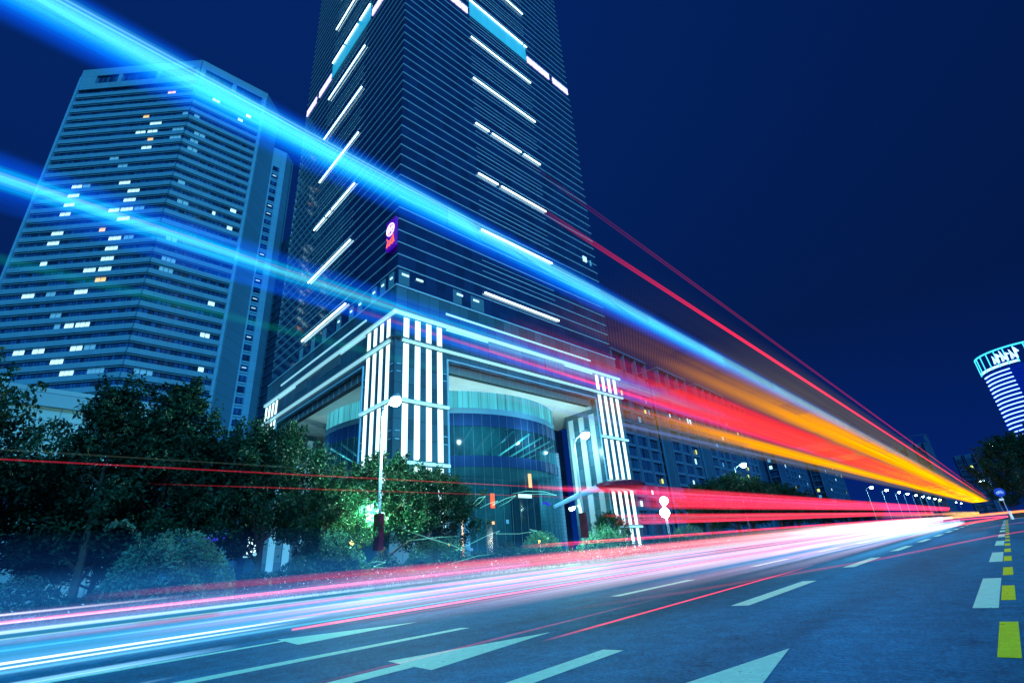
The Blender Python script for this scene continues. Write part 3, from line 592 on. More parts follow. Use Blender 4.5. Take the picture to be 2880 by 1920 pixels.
# ---------------------------------------------------------------- street lamps
def street_lamp(x, y_, label, full=True, energy=1500, side=1, h=10.3, grp='street lamps along the far kerb'):
    z0 = g(y_); L = empty('street_lamp', (x, y_, z0), 0, label, 'street lamp', grp)
    MB().tube([(0, 0, -.1), (0, 0, 4), (0, 0, h - .25)], [.13, .105, .07], 10).build('pole', M['steel'], L, smooth=True)
    MB().tube([(0, 0, h - .7), (.35 * side, 0, h - .25), (1.05 * side, 0, h)], [.06, .05, .04], 8).build('arm', M['steel'], L, smooth=True)
    hd = MB().tube([(.75 * side, 0, h + .02), (1.0 * side, 0, h + .06), (1.5 * side, 0, h + .05), (1.7 * side, 0, h + .02)], [.06, .17, .18, .05], 10).build('lamp_head', M['steel'], L, smooth=True)
    MB().tube([(.85 * side, 0, h - .1), (1.0 * side, 0, h - .2), (1.25 * side, 0, h - .26), (1.5 * side, 0, h - .2), (1.65 * side, 0, h - .1)], [.06, .24, .30, .24, .06], 10).build('lamp_glass', M['lamp_glass'], hd, smooth=True)
    if full:
        MB().tube([(0, 0, 4.2), (-.4, 0, 4.55), (-.85, 0, 4.5)], .035, 6).build('low_arm', M['steel'], L)
        MB().tube([(-.7, 0, 4.42), (-.85, 0, 4.36), (-1.15, 0, 4.34), (-1.3, 0, 4.4)], [.04, .13, .13, .04], 8).build('low_lamp', M['lamp_small'], L, smooth=True)
        bx = MB().box(-.27, .27, -.16, .16, 2.0, 3.9).build('banner_box', mat('dark red banner', (.10, .01, .03), .5, var=.6, vscale=3), L)
        plight('low_light', (-1.0, 0, 4.15), 5000, (.4, 1, .55), L, .1)
    if energy: plight('head_light', (1.3 * side, 0, h - .45), energy, (.5, 1, .78), L, .2)
    return L
street_lamp(-25.45, 16.75, 'nearest street lamp, tall pole in front of the striped corner pillar with a banner box', True, 20000)
street_lamp(-25.45, 36.1, 'second street lamp, standing left of the far striped pillar', True, 2200)
street_lamp(-26.0, 75.0, 'street lamp rising over the round roadside trees', False, 2200)
lampsY = [171, 196, 222, 243, 268, 293, 318, 345, 375, 410, 450, 500, 560]
for i, yy in enumerate(lampsY):
    street_lamp(-26.0, yy, 'small bright street lamp in the distant row down the road', False, 0 if i > 2 else 1200)
street_lamp(3.1, 116, 'street lamp glowing above the big dark tree on the right', False, 2600, -1, 11.6, 'street lamps on the right side')
street_lamp(-.6, 150, 'small street lamp between the light trails and the right hand tree', False, 600, -1, 7.5, 'street lamps on the right side')
# bright globe lamp by the road and two garden lamps
def globe(x, y_, h, r, m, e_, col, label, cat='lamp'):
    L = empty('globe_lamp', (x, y_, g(y_)), 0, label, cat, 'garden lamps')
    MB().tube([(0, 0, 0), (0, 0, h)], .05, 8).build('pole', M['steel'], L)
    b = MB(); n1, n2 = 14, 8
    for i in range(n2 + 1):
        for j in range(n1): b.v.append((r * math.sin(PI * i / n2) * math.cos(2 * PI * j / n1), r * math.sin(PI * i / n2) * math.sin(2 * PI * j / n1), h + r * math.cos(PI * i / n2)))
    for i in range(n2):
        for j in range(n1): b.f.append((i * n1 + j, (i + 1) * n1 + j, (i + 1) * n1 + (j + 1) % n1, i * n1 + (j + 1) % n1))
    b.build('globe', m, L, smooth=True); plight('globe_light', (0, 0, h + r + .15), e_, col, L, .2)
    return L
globe(-26.3, 52.5, 5.2, .42, M['lamp_glass'], 900, (1, .95, .85), 'very bright white globe lamp just right of the far striped pillar')
globe(-26.3, 52.2, 4.0, .5, M['lamp_glass'], 600, (1, .8, .55), 'lower white globe lamp close under the brightest one')
globe(-29.5, 14.8, 4.2, .22, M['warm_glass'], 260, (1, .55, .12), 'yellow garden lamp glowing through the bright green tree')
globe(-28.5, 16.9, 2.6, .16, M['warm_glass'], 90, (1, .5, .1), 'orange garden lamp low beside the nearest street lamp')
globe(-31, 26.5, 2.3, .14, M['warm_glass'], 60, (1, .6, .2), 'small yellow garden lamp right of the advertising pillar')
globe(-30, 35.8, 2.1, .14, M['warm_glass'], 60, (1, .6, .2), 'small orange lamp under the second street lamp')
# advertising pillar
ap = empty('advertising_pillar', (-30.2, 27.5, g(27)), math.radians(-35), 'upright lit advertising pillar right of the leafy tree before the atrium', 'advertising pillar')
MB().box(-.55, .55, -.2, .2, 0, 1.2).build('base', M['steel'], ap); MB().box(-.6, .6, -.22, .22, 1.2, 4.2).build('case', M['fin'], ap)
ps = MB().box(-.52, .52, -.25, -.22, 1.3, 4.1).build('poster', mat('lit poster', (.8, .7, .6), .5, emit=(1, .75, .6), es=1.3, var=.3, vscale=1.5), ap)
MB().box(-.25, .35, -.27, -.25, 1.5, 2.1).build('poster_block', M['neon_red'], ps)
MB().box(.55, .58, -.2, .2, 1.3, 4.1).build('side_poster', M['cool_lit'], ap)
# bicycle sign
sgn = empty('road_sign', (0.1, 94, g(94)), 0, 'round blue bicycle sign on a thin pole at the end of the cycle lane', 'road sign')
MB().tube([(0, 0, 0), (0, 0, 3.1)], .045, 8).build('pole', mat('pale sign pole', (.6, .7, .75), .4), sgn)
M['sign_blue'] = mat('blue sign face', (.01, .08, .6), .4, emit=(0, .08, .9), es=.2); M['sign_white'] = mat('white sign figure', (.8, .9, .95), .5, emit=(.5, .8, 1), es=.5)
def disc(b, cx_, cz_, r, y0, y1, n=28, ri=0):
    n0 = len(b.v)
    for y_ in (y0, y1): b.v += [(cx_ + r * math.cos(2 * PI * i / n), y_, cz_ + r * math.sin(2 * PI * i / n)) for i in range(n)]
    b.f += [tuple(n0 + i for i in range(n)), tuple(n0 + n + i for i in reversed(range(n)))] + [(n0 + i, n0 + n + i, n0 + n + (i + 1) % n, n0 + (i + 1) % n) for i in range(n)]
b = MB(); disc(b, 0, 3.35, .55, -.1, -.06); fc = b.build('sign_disc', M['sign_blue'], sgn)
b = MB()
for cxx in (-.22, .22): b.tube([(cxx + .13 * math.cos(a * PI / 6), -.12, 3.3 + .13 * math.sin(a * PI / 6)) for a in range(13)], .022, 4)
b.tube([(-.22, -.12, 3.3), (-.08, -.12, 3.5), (.12, -.12, 3.5), (0, -.12, 3.3), (-.22, -.12, 3.3)], .02, 4); b.tube([(.22, -.12, 3.3), (.1, -.12, 3.56), (.18, -.12, 3.6)], .02, 4); b.tube([(0, -.12, 3.3), (-.1, -.12, 3.55)], .02, 4)
b.build('bicycle_symbol', M['sign_white'], fc)
MB().box(-.35, .1, -.1, -.06, 2.35, 2.6).build('small_plate', M['sign_white'], sgn)
MB().box(.05, .25, -.3, .1, 0, 1.0).build('reflector_sleeve', M['sign_white'], sgn)

# ---------------------------------------------------------------- vegetation
def leafmat(name, base, var=.5):
    m = bpy.data.materials.new(name); m.use_nodes = True; t = m.node_tree; b = t.nodes['Principled BSDF']
    gm = t.nodes.new('ShaderNodeTexCoord'); n = t.nodes.new('ShaderNodeTexNoise'); n.inputs['Scale'].default_value = .9; n.inputs['Detail'].default_value = 6
    t.links.new(gm.outputs['Object'], n.inputs[0]); r = t.nodes.new('ShaderNodeValToRGB')
    r.color_ramp.elements[0].position = .3; r.color_ramp.elements[0].color = (*[c * (1 - var) for c in base], 1)
    r.color_ramp.elements[1].position = .7; r.color_ramp.elements[1].color = (*[c * (1 + var) for c in base], 1)
    t.links.new(n.outputs[0], r.inputs[0]); t.links.new(r.outputs[0], b.inputs['Base Color'])
    b.inputs['Roughness'].default_value = .6; b.inputs['Specular IOR Level'].default_value = .3
    b.inputs['Transmission Weight'].default_value = 0
    tl = t.nodes.new('ShaderNodeBsdfTranslucent'); t.links.new(r.outputs[0], tl.inputs[0]); mx = t.nodes.new('ShaderNodeMixShader'); mx.inputs[0].default_value = .3
    t.links.new(b.outputs[0], mx.inputs[1]); t.links.new(tl.outputs[0], mx.inputs[2]); t.links.new(mx.outputs[0], t.nodes['Material Output'].inputs[0])
    return m
M['leaf'] = leafmat('ficus leaves', (.004, .046, .024)); M['leaf_b'] = leafmat('hedge leaves', (.018, .085, .07)); M['leaf_c'] = leafmat('shrub leaves', (.06, .20, .15)); M['bark'] = mat('bark', (.08, .07, .06), .9, var=.3, vscale=4)
M['flower'] = mat('white blossoms', (.8, .85, .85), .5); M['purple'] = mat('violet blossoms', (.12, .03, .5), .5)
def leaves(centres, size, rng, jitter=.25):
    n = len(centres)
    d = rng.normal(size=(n, 3)); d /= np.linalg.norm(d, axis=1)[:, None]
    a = np.cross(d, rng.normal(size=(n, 3))); a /= np.linalg.norm(a, axis=1)[:, None]; bq = np.cross(d, a)
    s = size * (1 + jitter * rng.normal(size=(n, 1))).clip(.4, 1.8)
    V = np.stack([centres - a * s, centres + bq * s * .45, centres + a * s, centres - bq * s * .45], 1).reshape(-1, 3)
    me = bpy.data.meshes.new('leaves'); me.vertices.add(4 * n); me.vertices.foreach_set('co', V.ravel())
    me.loops.add(4 * n); me.loops.foreach_set('vertex_index', np.arange(4 * n)); me.polygons.add(n); me.polygons.foreach_set('loop_start', np.arange(0, 4 * n, 4))
    me.polygons.foreach_set('loop_total', np.full(n, 4)); me.update(calc_edges=True); return me
def crown_pts(rng, R, H, z0, clumps, per, cone=0, cr_=.42):
    P = []
    for i in range(clumps):
        t = rng.random() ** .8; ang = rng.random() * 2 * PI
        prof = (1 - t) ** .7 if cone else math.sin(PI * min(1, .12 + t * .88)) ** .6
        prof *= 1 + .22 * math.sin(3 * ang + t * 7) + .12 * rng.normal()
        rad = R * prof * (rng.random() ** .35)
        c = np.array([rad * math.cos(ang), rad * math.sin(ang), z0 + t * H])
        out_ = np.array([math.cos(ang) * .6, math.sin(ang) * .6, .75])
        spr = rng.random() < .4
        L = rng.random((per, 1)) * (1.5 if spr else cr_ * 2.0)
        if spr: P.append(c + out_ * L * .9 + rng.normal(size=(per, 3)) * (.26 - .11 * L)); continue
        P.append(c + out_ * L * .8 + rng.normal(size=(per, 3)) * cr_ * (.62 - .2 * L / cr_ / 2.2) * np.array([1, 1, .7]))
    return np.concatenate(P)
def make_tree(name, seed, R, H, z0, clumps, per, cone, leaf, label, cat='tree', group=None):
    rng = np.random.default_rng(seed); t = empty(name, (0, 0, 0), 0, label, cat, group)
    me = leaves(crown_pts(rng, R, H, z0, clumps, per, cone), leaf, rng); me.name = 'crown'; me.materials.append(M['leaf'])
    o = bpy.data.objects.new('crown', me); C.objects.link(o); o.parent = t
    b = MB(); b.tube([(0, 0, -.2), (.08, .05, z0 * .6), (0, .1, z0 + H * .35), (.1, 0, z0 + H * .75)], [.22, .17, .12, .03], 8)
    for i in range(7):
        a = i * 2.4 + seed; zz = z0 * .75 + i * H * .09
        b.tube([(0, .05, zz), (R * .35 * math.cos(a), R * .35 * math.sin(a), zz + .8), (R * .7 * math.cos(a), R * .7 * math.sin(a), zz + 1.5)], [.09, .06, .02], 6)
    b.build('trunk', M['bark'], t); return t
GT = 'roadside trees'
proto = {
 'round': make_tree('tree', 1, 3.4, 5.6, 2.2, 230, 110, 0, .10, 'wide dark tree at the far left edge', 'tree', GT),
 'cone': make_tree('tree', 2, 2.3, 7.6, 1.8, 200, 100, 1, .10, 'pointed dark tree second from the left', 'tree', GT),
 'round2': make_tree('tree', 3, 3.8, 5.0, 2.2, 240, 115, 0, .10, 'leafy tree', 'tree', GT)}
used = set()
def place_tree(kind, x, y_, top, label, wscale=1, rz=0, grp=GT):
    base = {'round': 8.3, 'cone': 9.9, 'round2': 7.7}[kind]
    o = proto[kind] if kind not in used else copy_tree(proto[kind]); used.add(kind)
    s = (top - g(y_)) / base; o.location = (x, y_, g(y_)); o.scale = (s * wscale, s * wscale, s); o.rotation_euler = (0, 0, rz); o['label'] = label; o['group'] = grp
    return o
place_tree('round', -27.5, -.9, 9.6, 'wide dark tree at the left edge in front of the low tiled building', .8)
place_tree('round2', -28.5, -5.5, 9.2, 'dark tree cut off by the left edge of the picture', 1.1, 2)
place_tree('round2', -30.5, 1.8, 6.6, 'lower dark tree filling the gap under the pale streak', 1.0, 1)
place_tree('cone', -28, 4.4, 9.9, 'pointed dark tree, left one of the pair before the office tower', 1.0, .4)
place_tree('cone', -28, 6.9, 10.4, 'pointed dark tree, right and taller one of the pair before the office tower', 1.1, 2.4)
place_tree('round', -30, 9.6, 8.4, 'dark bushy tree right of the two pointed trees', 1.0, 1.3)
place_tree('round2', -27.6, 11.3, 8.7, 'bright green lamp-lit tree left of the nearest street lamp', .8, .3)
place_tree('round', -27.2, 14.6, 5.9, 'smaller lamp-lit tree sloping down to the nearest street lamp', .9, 3)
place_tree('round2', -28.2, 19.0, 7.9, 'leafy tree right behind the nearest street lamp', .95, 4)
place_tree('round', -28.6, 23.2, 7.6, 'leafy green tree before the corner of the curved atrium', .98, 5)
place_tree('round2', -31, 5.6, 5.0, 'low shadowy tree behind the flowering bush', 1.3, 5)
place_tree('round', -30, 47, 5.6, 'small tree between the far striped pillar and the bright globe lamp', .9, 1)
for i, (x, y_, tp, k, lb_) in enumerate(((-27.5, 66, 9.2, 'round', 'left one of the clump of round trees past the globe lamp'), (-27, 74, 10.6, 'round2', 'bright topped round tree under the third street lamp'), (-28, 83, 11, 'round', 'round tree right of the third street lamp'),
        (-27, 93, 10.8, 'round2', 'round green tree right of the street lamp clump'), (-28, 106, 10.6, 'round', 'last tree of the round roadside clump'), (-28, 128, 10.2, 'round2', 'small far tree beyond the round clump'), (-28, 150, 10.8, 'round', 'smaller far tree with a lamp above it'), (-28, 175, 11, 'round2', 'tiny far tree under the row of distant lamps'))):
    place_tree(k, x, y_, tp, lb_, 1.15, i)
place_tree('round2', 3.0, 99, 13.0, 'big dark tree under the right hand street lamp', .9, 1, 'trees on the right side')
place_tree('round', 9.5, 104, 15.8, 'dark tree at the right edge of the picture', 1.0, 2, 'trees on the right side')
place_tree('round2', 15.5, 112, 16.0, 'dark tree cut by the right edge behind the others', 1.1, 3, 'trees on the right side')
place_tree('round', 1.2, 135, 10.0, 'lower dark tree behind the bicycle sign', .9, 2, 'trees on the right side')
# hedge along the kerb (uncountable): leaves in a long low bank
rng = np.random.default_rng(11)
P = []
for y0, y1, n in ((-14, 30, 42000), (30, 80, 16000), (80, 260, 12000)):
    yy = rng.uniform(y0, y1, n); u = rng.random(n); side = rng.uniform(-1, 1, n)
    hh = 1.35 + .45 * np.sin(yy * .9) * np.sin(yy * .37 + 1) + .25 * np.sin(yy * 2.7)
    xx = -24.9 + side * 1.5 * (1 - .5 * u ** 2); zz = hh * (1 - side ** 2 * .6) * np.maximum(u, rng.random(n) ** .5) + .1
    P.append(np.stack([xx, yy, zz + SL * yy], 1))
me = leaves(np.concatenate(P), .075, rng); me.materials.append(M['leaf_b']); o = bpy.data.objects.new('hedge', me); C.objects.link(o)
tag(o, 'long low leafy hedge bank along the far kerb', 'hedge', kind='stuff')
n = 420; yy = 4 + 60 * rng.random(n) ** 1.3; cl = np.repeat(rng.uniform(-3, 62, 60), 7); yy = cl + rng.normal(size=n) * .35
me = leaves(np.stack([-23.35 + rng.normal(size=n) * .15, yy, .75 + rng.normal(size=n) * .15 + SL * yy], 1), .045, rng); me.materials.append(M['flower'])
o = bpy.data.objects.new('blossoms', me); C.objects.link(o); tag(o, 'scattered small white blossoms along the hedge foot', 'blossoms', kind='stuff')
def shrub(x, y_, r, h, label, seed, n=7000, sprig=False):
    rng = np.random.default_rng(seed); t = empty('flowering_shrub' if sprig else 'shrub', (x, y_, g(y_)), 0, label, 'shrub', 'shrubs in the hedge bank')
    ph = rng.random(n) * 2 * PI; ct = rng.random(n); st = np.sqrt(1 - ct ** 2); q = .72 + .28 * rng.random(n) ** .5 + .10 * np.sin(5 * ph + 6 * ct)
    P = np.stack([r * q * st * np.cos(ph), r * q * st * np.sin(ph), h * (.12 + .88 * ct) * q], 1)
    me = leaves(P, .07, rng); me.materials.append(M['leaf_c']); o = bpy.data.objects.new('foliage', me); C.objects.link(o); o.parent = t
    MB().tube([(0, 0, -.1), (0, 0, h * .5)], .06, 6).build('stem', M['bark'], t)
    if sprig:
        A = [(.2 * math.sin(k), -1.05 - 1.25 * (k / 30) ** 1.1 + .0, h * .78 + 1.05 * math.sin(k / 30 * 2.2)) for k in range(31)]
        MB().tube([A[0], A[8], A[16], A[24], A[30]], [.015, .012, .01, .006, .004], 5).build('sprig_stem', M['bark'], t)
        me = leaves(np.repeat(np.array(A), 6, 0) + rng.normal(size=(186, 3)) * .045, .10, rng); me.materials.append(M['leaf_c']); o = bpy.data.objects.new('sprig_leaves', me); C.objects.link(o); o.parent = t
        me = leaves(np.stack([rng.normal(size=60) * .3, rng.uniform(0, 1.5, 60), h * .93 + rng.normal(size=60) * .05], 1), .06, rng); me.materials.append(M['purple']); o = bpy.data.objects.new('blossoms', me); C.objects.link(o); o.parent = t
    return t
shrub(-23.7, 6.6, 2.1, 2.95, 'pale green flowering shrub with an arching sprig in front of the dark trees', 1, 15000, True)
shrub(-26.2, 14.3, 1.9, 3.0, 'grey green shrub left of the nearest lamp post', 2, 9000)
shrub(-26.6, 21.8, 2.2, 2.5, 'spreading shrub with purple tint under the leafy tree', 3, 9000)
shrub(-24.6, .2, 2.2, 1.9, 'dark shrub at the left edge above the road', 4, 7000)
shrub(-26.8, 32.0, 1.8, 2.6, 'shrub left of the second street lamp', 5, 5000)
shrub(-26.8, 41.0, 2.6, 2.9, 'wide shrub at the foot of the far striped pillar', 6, 6000)
shrub(-27.0, 58.0, 2.4, 2.6, 'shrub right of the bright globe lamps', 7, 4000)

# ---------------------------------------------------------------- light trails left by the traffic: glowing sheets of light standing over the lanes
def trail_mat(name, led=False, lo=.18, hi=1.7):
    m = bpy.data.materials.new(name); m.use_nodes = True; t = m.node_tree; t.nodes.clear(); N = t.nodes.new; Lk = t.links.new
    uv = N('ShaderNodeUVMap'); uv.uv_map = 'uv'; sp = N('ShaderNodeSeparateXYZ'); Lk(uv.outputs[0], sp.inputs[0])
    amp = N('ShaderNodeAttribute'); amp.attribute_name = 'amp'
    oi = N('ShaderNodeObjectInfo')
    def math_(op, a=None, b=None, c=None):
        q = N('ShaderNodeMath'); q.operation = op
        for i, x in enumerate((a, b, c)):
            if x is None: continue
            if isinstance(x, (int, float)): q.inputs[i].default_value = x
            else: Lk(x, q.inputs[i])
        return q.outputs[0]
    v = sp.outputs[1]; u = sp.outputs[0]
    prof = math_('MULTIPLY', math_('MULTIPLY', v, math_('SUBTRACT', 1, v)), 4); prof = math_('POWER', math_('MAXIMUM', prof, 0), 1.3)
    cb = N('ShaderNodeCombineXYZ'); Lk(math_('MULTIPLY', u, .006), cb.inputs[0]); Lk(math_('MULTIPLY', v, 1.0), cb.inputs[1]); Lk(math_('MULTIPLY', oi.outputs['Random'], 57), cb.inputs[2])
    ns = N('ShaderNodeTexNoise'); ns.inputs['Scale'].default_value = 7; ns.inputs['Detail'].default_value = 5; ns.inputs['Roughness'].default_value = .75; Lk(cb.outputs[0], ns.inputs[0])
    st = N('ShaderNodeMapRange'); st.inputs[1].default_value = .28; st.inputs[2].default_value = .74; st.inputs[3].default_value = lo; st.inputs[4].default_value = hi; Lk(ns.outputs[0], st.inputs[0])
    s = math_('MULTIPLY', math_('MULTIPLY', prof, st.outputs[0]), amp.outputs['Fac'])
    s = math_('MULTIPLY', s, oi.outputs['Alpha'])
    if led:
        a = math_('SINE', math_('MULTIPLY', u, 95)); a2 = math_('SINE', math_('ADD', math_('MULTIPLY', v, 150), math_('MULTIPLY', u, 31)))
        d = math_('MAXIMUM', math_('MULTIPLY_ADD', math_('MULTIPLY', a, a2), .6, .62), .12)
        k = N('ShaderNodeMapRange'); k.inputs[1].default_value = 8; k.inputs[2].default_value = 16; k.inputs[3].default_value = 0; k.inputs[4].default_value = 1; Lk(u, k.inputs[0])
        mx = N('ShaderNodeMix'); mx.data_type = 'FLOAT'; Lk(k.outputs[0], mx.inputs[0]); Lk(d, mx.inputs[2]); mx.inputs[3].default_value = .62
        s = math_('MULTIPLY', s, mx.outputs[0])
    em = N('ShaderNodeEmission'); Lk(oi.outputs['Color'], em.inputs[0]); Lk(s, em.inputs[1])
    tr = N('ShaderNodeBsdfTransparent')
    if led:
        cv = math_('SUBTRACT', 1, math_('MINIMUM', math_('MULTIPLY', s, .9), .88)); c3 = N('ShaderNodeCombineXYZ')
        for i in range(3): Lk(cv, c3.inputs[i])
        Lk(c3.outputs[0], tr.inputs[0])
    ad = N('ShaderNodeAddShader'); Lk(em.outputs[0], ad.inputs[0]); Lk(tr.outputs[0], ad.inputs[1])
    o = N('ShaderNodeOutputMaterial'); Lk(ad.outputs[0], o.inputs[0]); m.cycles.emission_sampling = 'NONE'
    return m
M['trail'] = trail_mat('light trail'); M['trail_led'] = trail_mat('dotted light trail', True); M['trail_beam'] = trail_mat('smooth light trail', False, .75, 1.2)
def ribbon(name, pts, amps, half, mode, col, strength, parent=None, m='trail'):
    """pts (x,y,height over road); amps along pts; a closed thin sheet, width 2*half across z ('v') or x ('h')"""
    P = []; A = []
    for i in range(len(pts) - 1):
        a, b = Vector(pts[i]), Vector(pts[i + 1]); L = (b - a).length; n = max(2, min(24, int(L / 1.5)))
        for k in range(n): t = k / n; P.append(a.lerp(b, t)); A.append(amps[i] * (1 - t) + amps[i + 1] * t)
    P.append(Vector(pts[-1])); A.append(amps[-1])
    P = [Vector((p.x, p.y, p.z + g(p.y))) for p in P]; th = .012
    V = []; F = []; UV = []; AM = []; d = 0
    for i, p in enumerate(P):
        if i: d += (p - P[i - 1]).length
        dr = (P[min(i + 1, len(P) - 1)] - P[max(i - 1, 0)]); dr.z = 0; dr.normalize(); sd_ = Vector((dr.y, -dr.x, 0))
        w_, t_ = (Vector((0, 0, half)), sd_ * th) if mode == 'v' else (sd_ * half, Vector((0, 0, th)))
        V += [tuple(p - w_ - t_), tuple(p + w_ - t_), tuple(p + w_ + t_), tuple(p - w_ + t_)]; UV += [(p.y, 0), (p.y, 1), (p.y, 1), (p.y, 0)]; AM += [A[i]] * 4
    for i in range(len(P) - 1):
        for j in range(4): F.append((4 * i + j, 4 * i + 4 + j, 4 * i + 4 + (j + 1) % 4, 4 * i + (j + 1) % 4))
    me = bpy.data.meshes.new(name); me.from_pydata(V, [], F)
    lay = me.uv_layers.new(name='uv'); lay.data.foreach_set('uv', np.array([UV[l.vertex_index] for l in me.loops]).ravel())
    at = me.attributes.new('amp', 'FLOAT', 'POINT'); at.data.foreach_set('value', AM)
    me.materials.append(M[m]); o = bpy.data.objects.new(name, me); C.objects.link(o); o.color = (*col, strength)
    o.parent = parent; o.visible_shadow = True
    return o
def trail(label, parts, grp=None):
    t = empty('light_trail', (0, 0, 0), 0, label, 'light trail', grp)
    for p in parts: ribbon('streak', *p[:-1], parent=t, m=p[-1]) if isinstance(p[-1], str) and p[-1].startswith('trail') else ribbon('streak', *p, parent=t)
    return t
def straight(x, z, ys): return [(x, y_, z) for y_ in ys]
CY1 = (.10, .62, 1.0); DB = (.0, .10, 1.0); RED = (1.0, .03, .09); PINK = (1.0, .10, .17); ORG = (1.0, .34, .0); YEL = (1.0, .62, .08); WHT = (.9, .85, 1.0); LAV = (.35, .35, .9); ICE = (.25, .65, 1.0); OLV = (.28, .22, .05)
Yb = [-9, -3, 2, 8, 14, 40]
BM = 'trail_beam'; Yc = [-12, -4, 2, 9, 18]
trail('broad brilliant cyan light trail sweeping down from the top left corner', [
  (straight(-2.3, 3.33, Yb), [.9, .9, .8, .55, .3, .0], .20, 'v', DB, .55, BM),
  (straight(-2.3, 3.345, Yb), [1, 1, 1, .85, .7, .0], .135, 'v', (.0, .42, 1.0), .62, BM),
  (straight(-2.3, 3.36, Yb), [1, 1, 1, .7, .4, .2], .095, 'v', (.08, .75, .6), .62, BM),
  (straight(-2.3, 3.37, Yb), [1, 1, 1, .7, .4, .2], .04, 'v', (.12, .5, .4), .4),
  (straight(-2.3, 3.42, Yb), [1, 1, 1, .8, .5, .2], .010, 'v', (.4, .9, 1), .35)])
trail('narrower blue light trail below the broad cyan one on the left', [
  (straight(-3.3, 3.08, Yc), [.9, .9, .55, .5, 0], .17, 'v', DB, .5, BM),
  (straight(-3.3, 3.07, Yc), [1, 1, .7, .4, 0], .08, 'v', (.0, .55, 1), .7, BM),
  (straight(-3.3, 3.07, Yc), [1, .9, .45, .15, 0], .04, 'v', (.1, .8, .8), .7, BM),
  (straight(-3.3, 3.09, Yc), [1, .9, .3, .1, 0], .010, 'v', (.5, .85, 1), .7),
  (straight(-3.32, 2.92, [-1, 2, 9, 22, 40]), [0, .5, .6, .5, 0], .05, 'v', DB, .5, BM)])
trail('faint deep blue band high on the left edge of the sky', [
  (straight(-3.3, 3.62, [-12, -7, -3.5, -1]), [.5, .5, .2, 0], .28, 'v', DB, .30, BM)])
trail('faint green light trail crossing the office tower', [
  (straight(-4.2, 3.05, [-9, -3, 2, 9]), [.8, .6, .4, 0], .05, 'v', (.0, .5, .3), .14, BM)])
# display of the bus: dotted fan
F = 'trail_led'; Yf = [2.6, 4.5, 7, 11, 20, 60, 110]
def fan(x0, x1, col, s, a): return (straight((x0 + x1) / 2, 2.7, Yf), a, abs(x1 - x0) / 2, 'h', col, s, F)
trail('wide fan of dotted orange and scarlet light from the sign of a passing bus', [
  fan(-1.15, -1.95, OLV, .36, [0, .12, .7, .9, 1, 1, .3]), fan(-1.6, -2.28, ORG, 2.1, [0, .04, .3, .9, 1.5, 2.0, 1.4]),
  fan(-2.2, -3.12, (1, .035, .04), 2.4, [0, .14, .75, 1.1, 1.1, .7, .2]), fan(-3.04, -3.6, ORG, 2.0, [0, .02, .2, .9, 1.5, 2.0, 1.4]),
  fan(-3.35, -4.1, OLV, .36, [0, .08, .6, .9, 1, 1, .3]), fan(-1.5, -3.7, (1, .5, .0), 1.7, [0, 0, 0, .03, .4, 2.2, 3.0]),
  fan(-1.68, -1.76, (.5, .6, 1), .5, [0, .0, .4, .6, .2, .1, 0]), fan(-3.72, -3.86, (.25, .4, 1), .6, [0, .3, .8, .6, .3, .2, 0])])
trail('thin bright red light trail along the upper edge of the orange fan', [(straight(-1.7, 3.23, [2.2, 5, 9, 30, 110]), [0, .35, 1, 1, 1], .018, 'v', (1, .015, .04), 3.0)], 'thin red light trails')
trail('thin faint red light trail, highest of all over the dark sky', [(straight(-1.7, 3.59, [2.2, 5, 12, 30, 110]), [0, .25, .4, 1, 1], .014, 'v', RED, .9)], 'thin red light trails')
trail('thin red light trail crossing the apartment towers under the orange fan', [(straight(-3.8, 3.24, [2, 5, 9, 30, 120]), [.0, .2, 1, 1, 1], .022, 'v', (1, .015, .04), 2.2), (straight(-3.8, 3.0, [5, 9, 16, 30]), [0, .5, .5, .2], .015, 'v', RED, .7)], 'thin red light trails')
trail('two hair thin red light trails crossing the dark trees on the left', [
  (straight(-12, 3.26, [-8, 0, 10, 20, 60]), [.5, .6, .6, .8, 1], .018, 'v', RED, .30), (straight(-12, 2.94, [2.6, 5, 10, 20, 60]), [0, .6, .6, .8, 1], .014, 'v', RED, .26), (straight(-12, 3.42, [-8, 0, 10, 16]), [.3, .3, .3, 0], .02, 'v', (.3, .5, .4), .12)], 'thin red light trails')
rng = random.Random(3)
def bundle(label, X, zlo, zhi, cols, n, y0, grp, st=.8, wmin=.02, wmax=.12, yend=150, seed=0, mode='v', y0v=6):
    rr_ = random.Random(seed); ps = []
    for k in range(n):
        z = zlo + (zhi - zlo) * (k + .5) / n + rr_.uniform(-.03, .03); ya = y0 + rr_.uniform(0, y0v); hw = rr_.uniform(wmin, wmax)
        hw = min(hw, max(.02, z - .04)) if mode == 'v' else hw
        ps.append(([(X + rr_.uniform(-.3, .3), yy, z) for yy in (ya, ya + 3, ya + 10, 45, 90, yend)], [0, .45, .75, .85, 1.1, .9], hw, mode, rr_.choice(cols), st * rr_.uniform(.5, 1.2)))
    trail(label, ps, grp)
G1 = 'red light trail bundles'
bundle('wide band of scarlet light trails crossing just above the far hedge', -12, 2.65, 3.45, [RED, RED, (1, .06, .13), (1, .02, .12)], 9, 12, G1, .75, .08, .2, 200, 1, y0v=12)
bundle('lower scarlet band of light trails level with the hedge top', -16, 2.1, 2.7, [RED, RED, PINK], 6, 20, G1, .6, .06, .14, 200, 2)
bundle('single long red light trail skimming over the hedge foot', -19, 1.42, 1.55, [RED], 2, 20, G1, 1.0, .05, .07, 200, 3, y0v=2)
PK = [PINK, PINK, (1, .16, .22), (1, .3, .36), RED]
bundle('pink light trails of the farthest lane along the hedge', -20.5, .5, 1.05, PK, 6, 2, G1, .26, .06, .16, 160, 4, y0v=10)
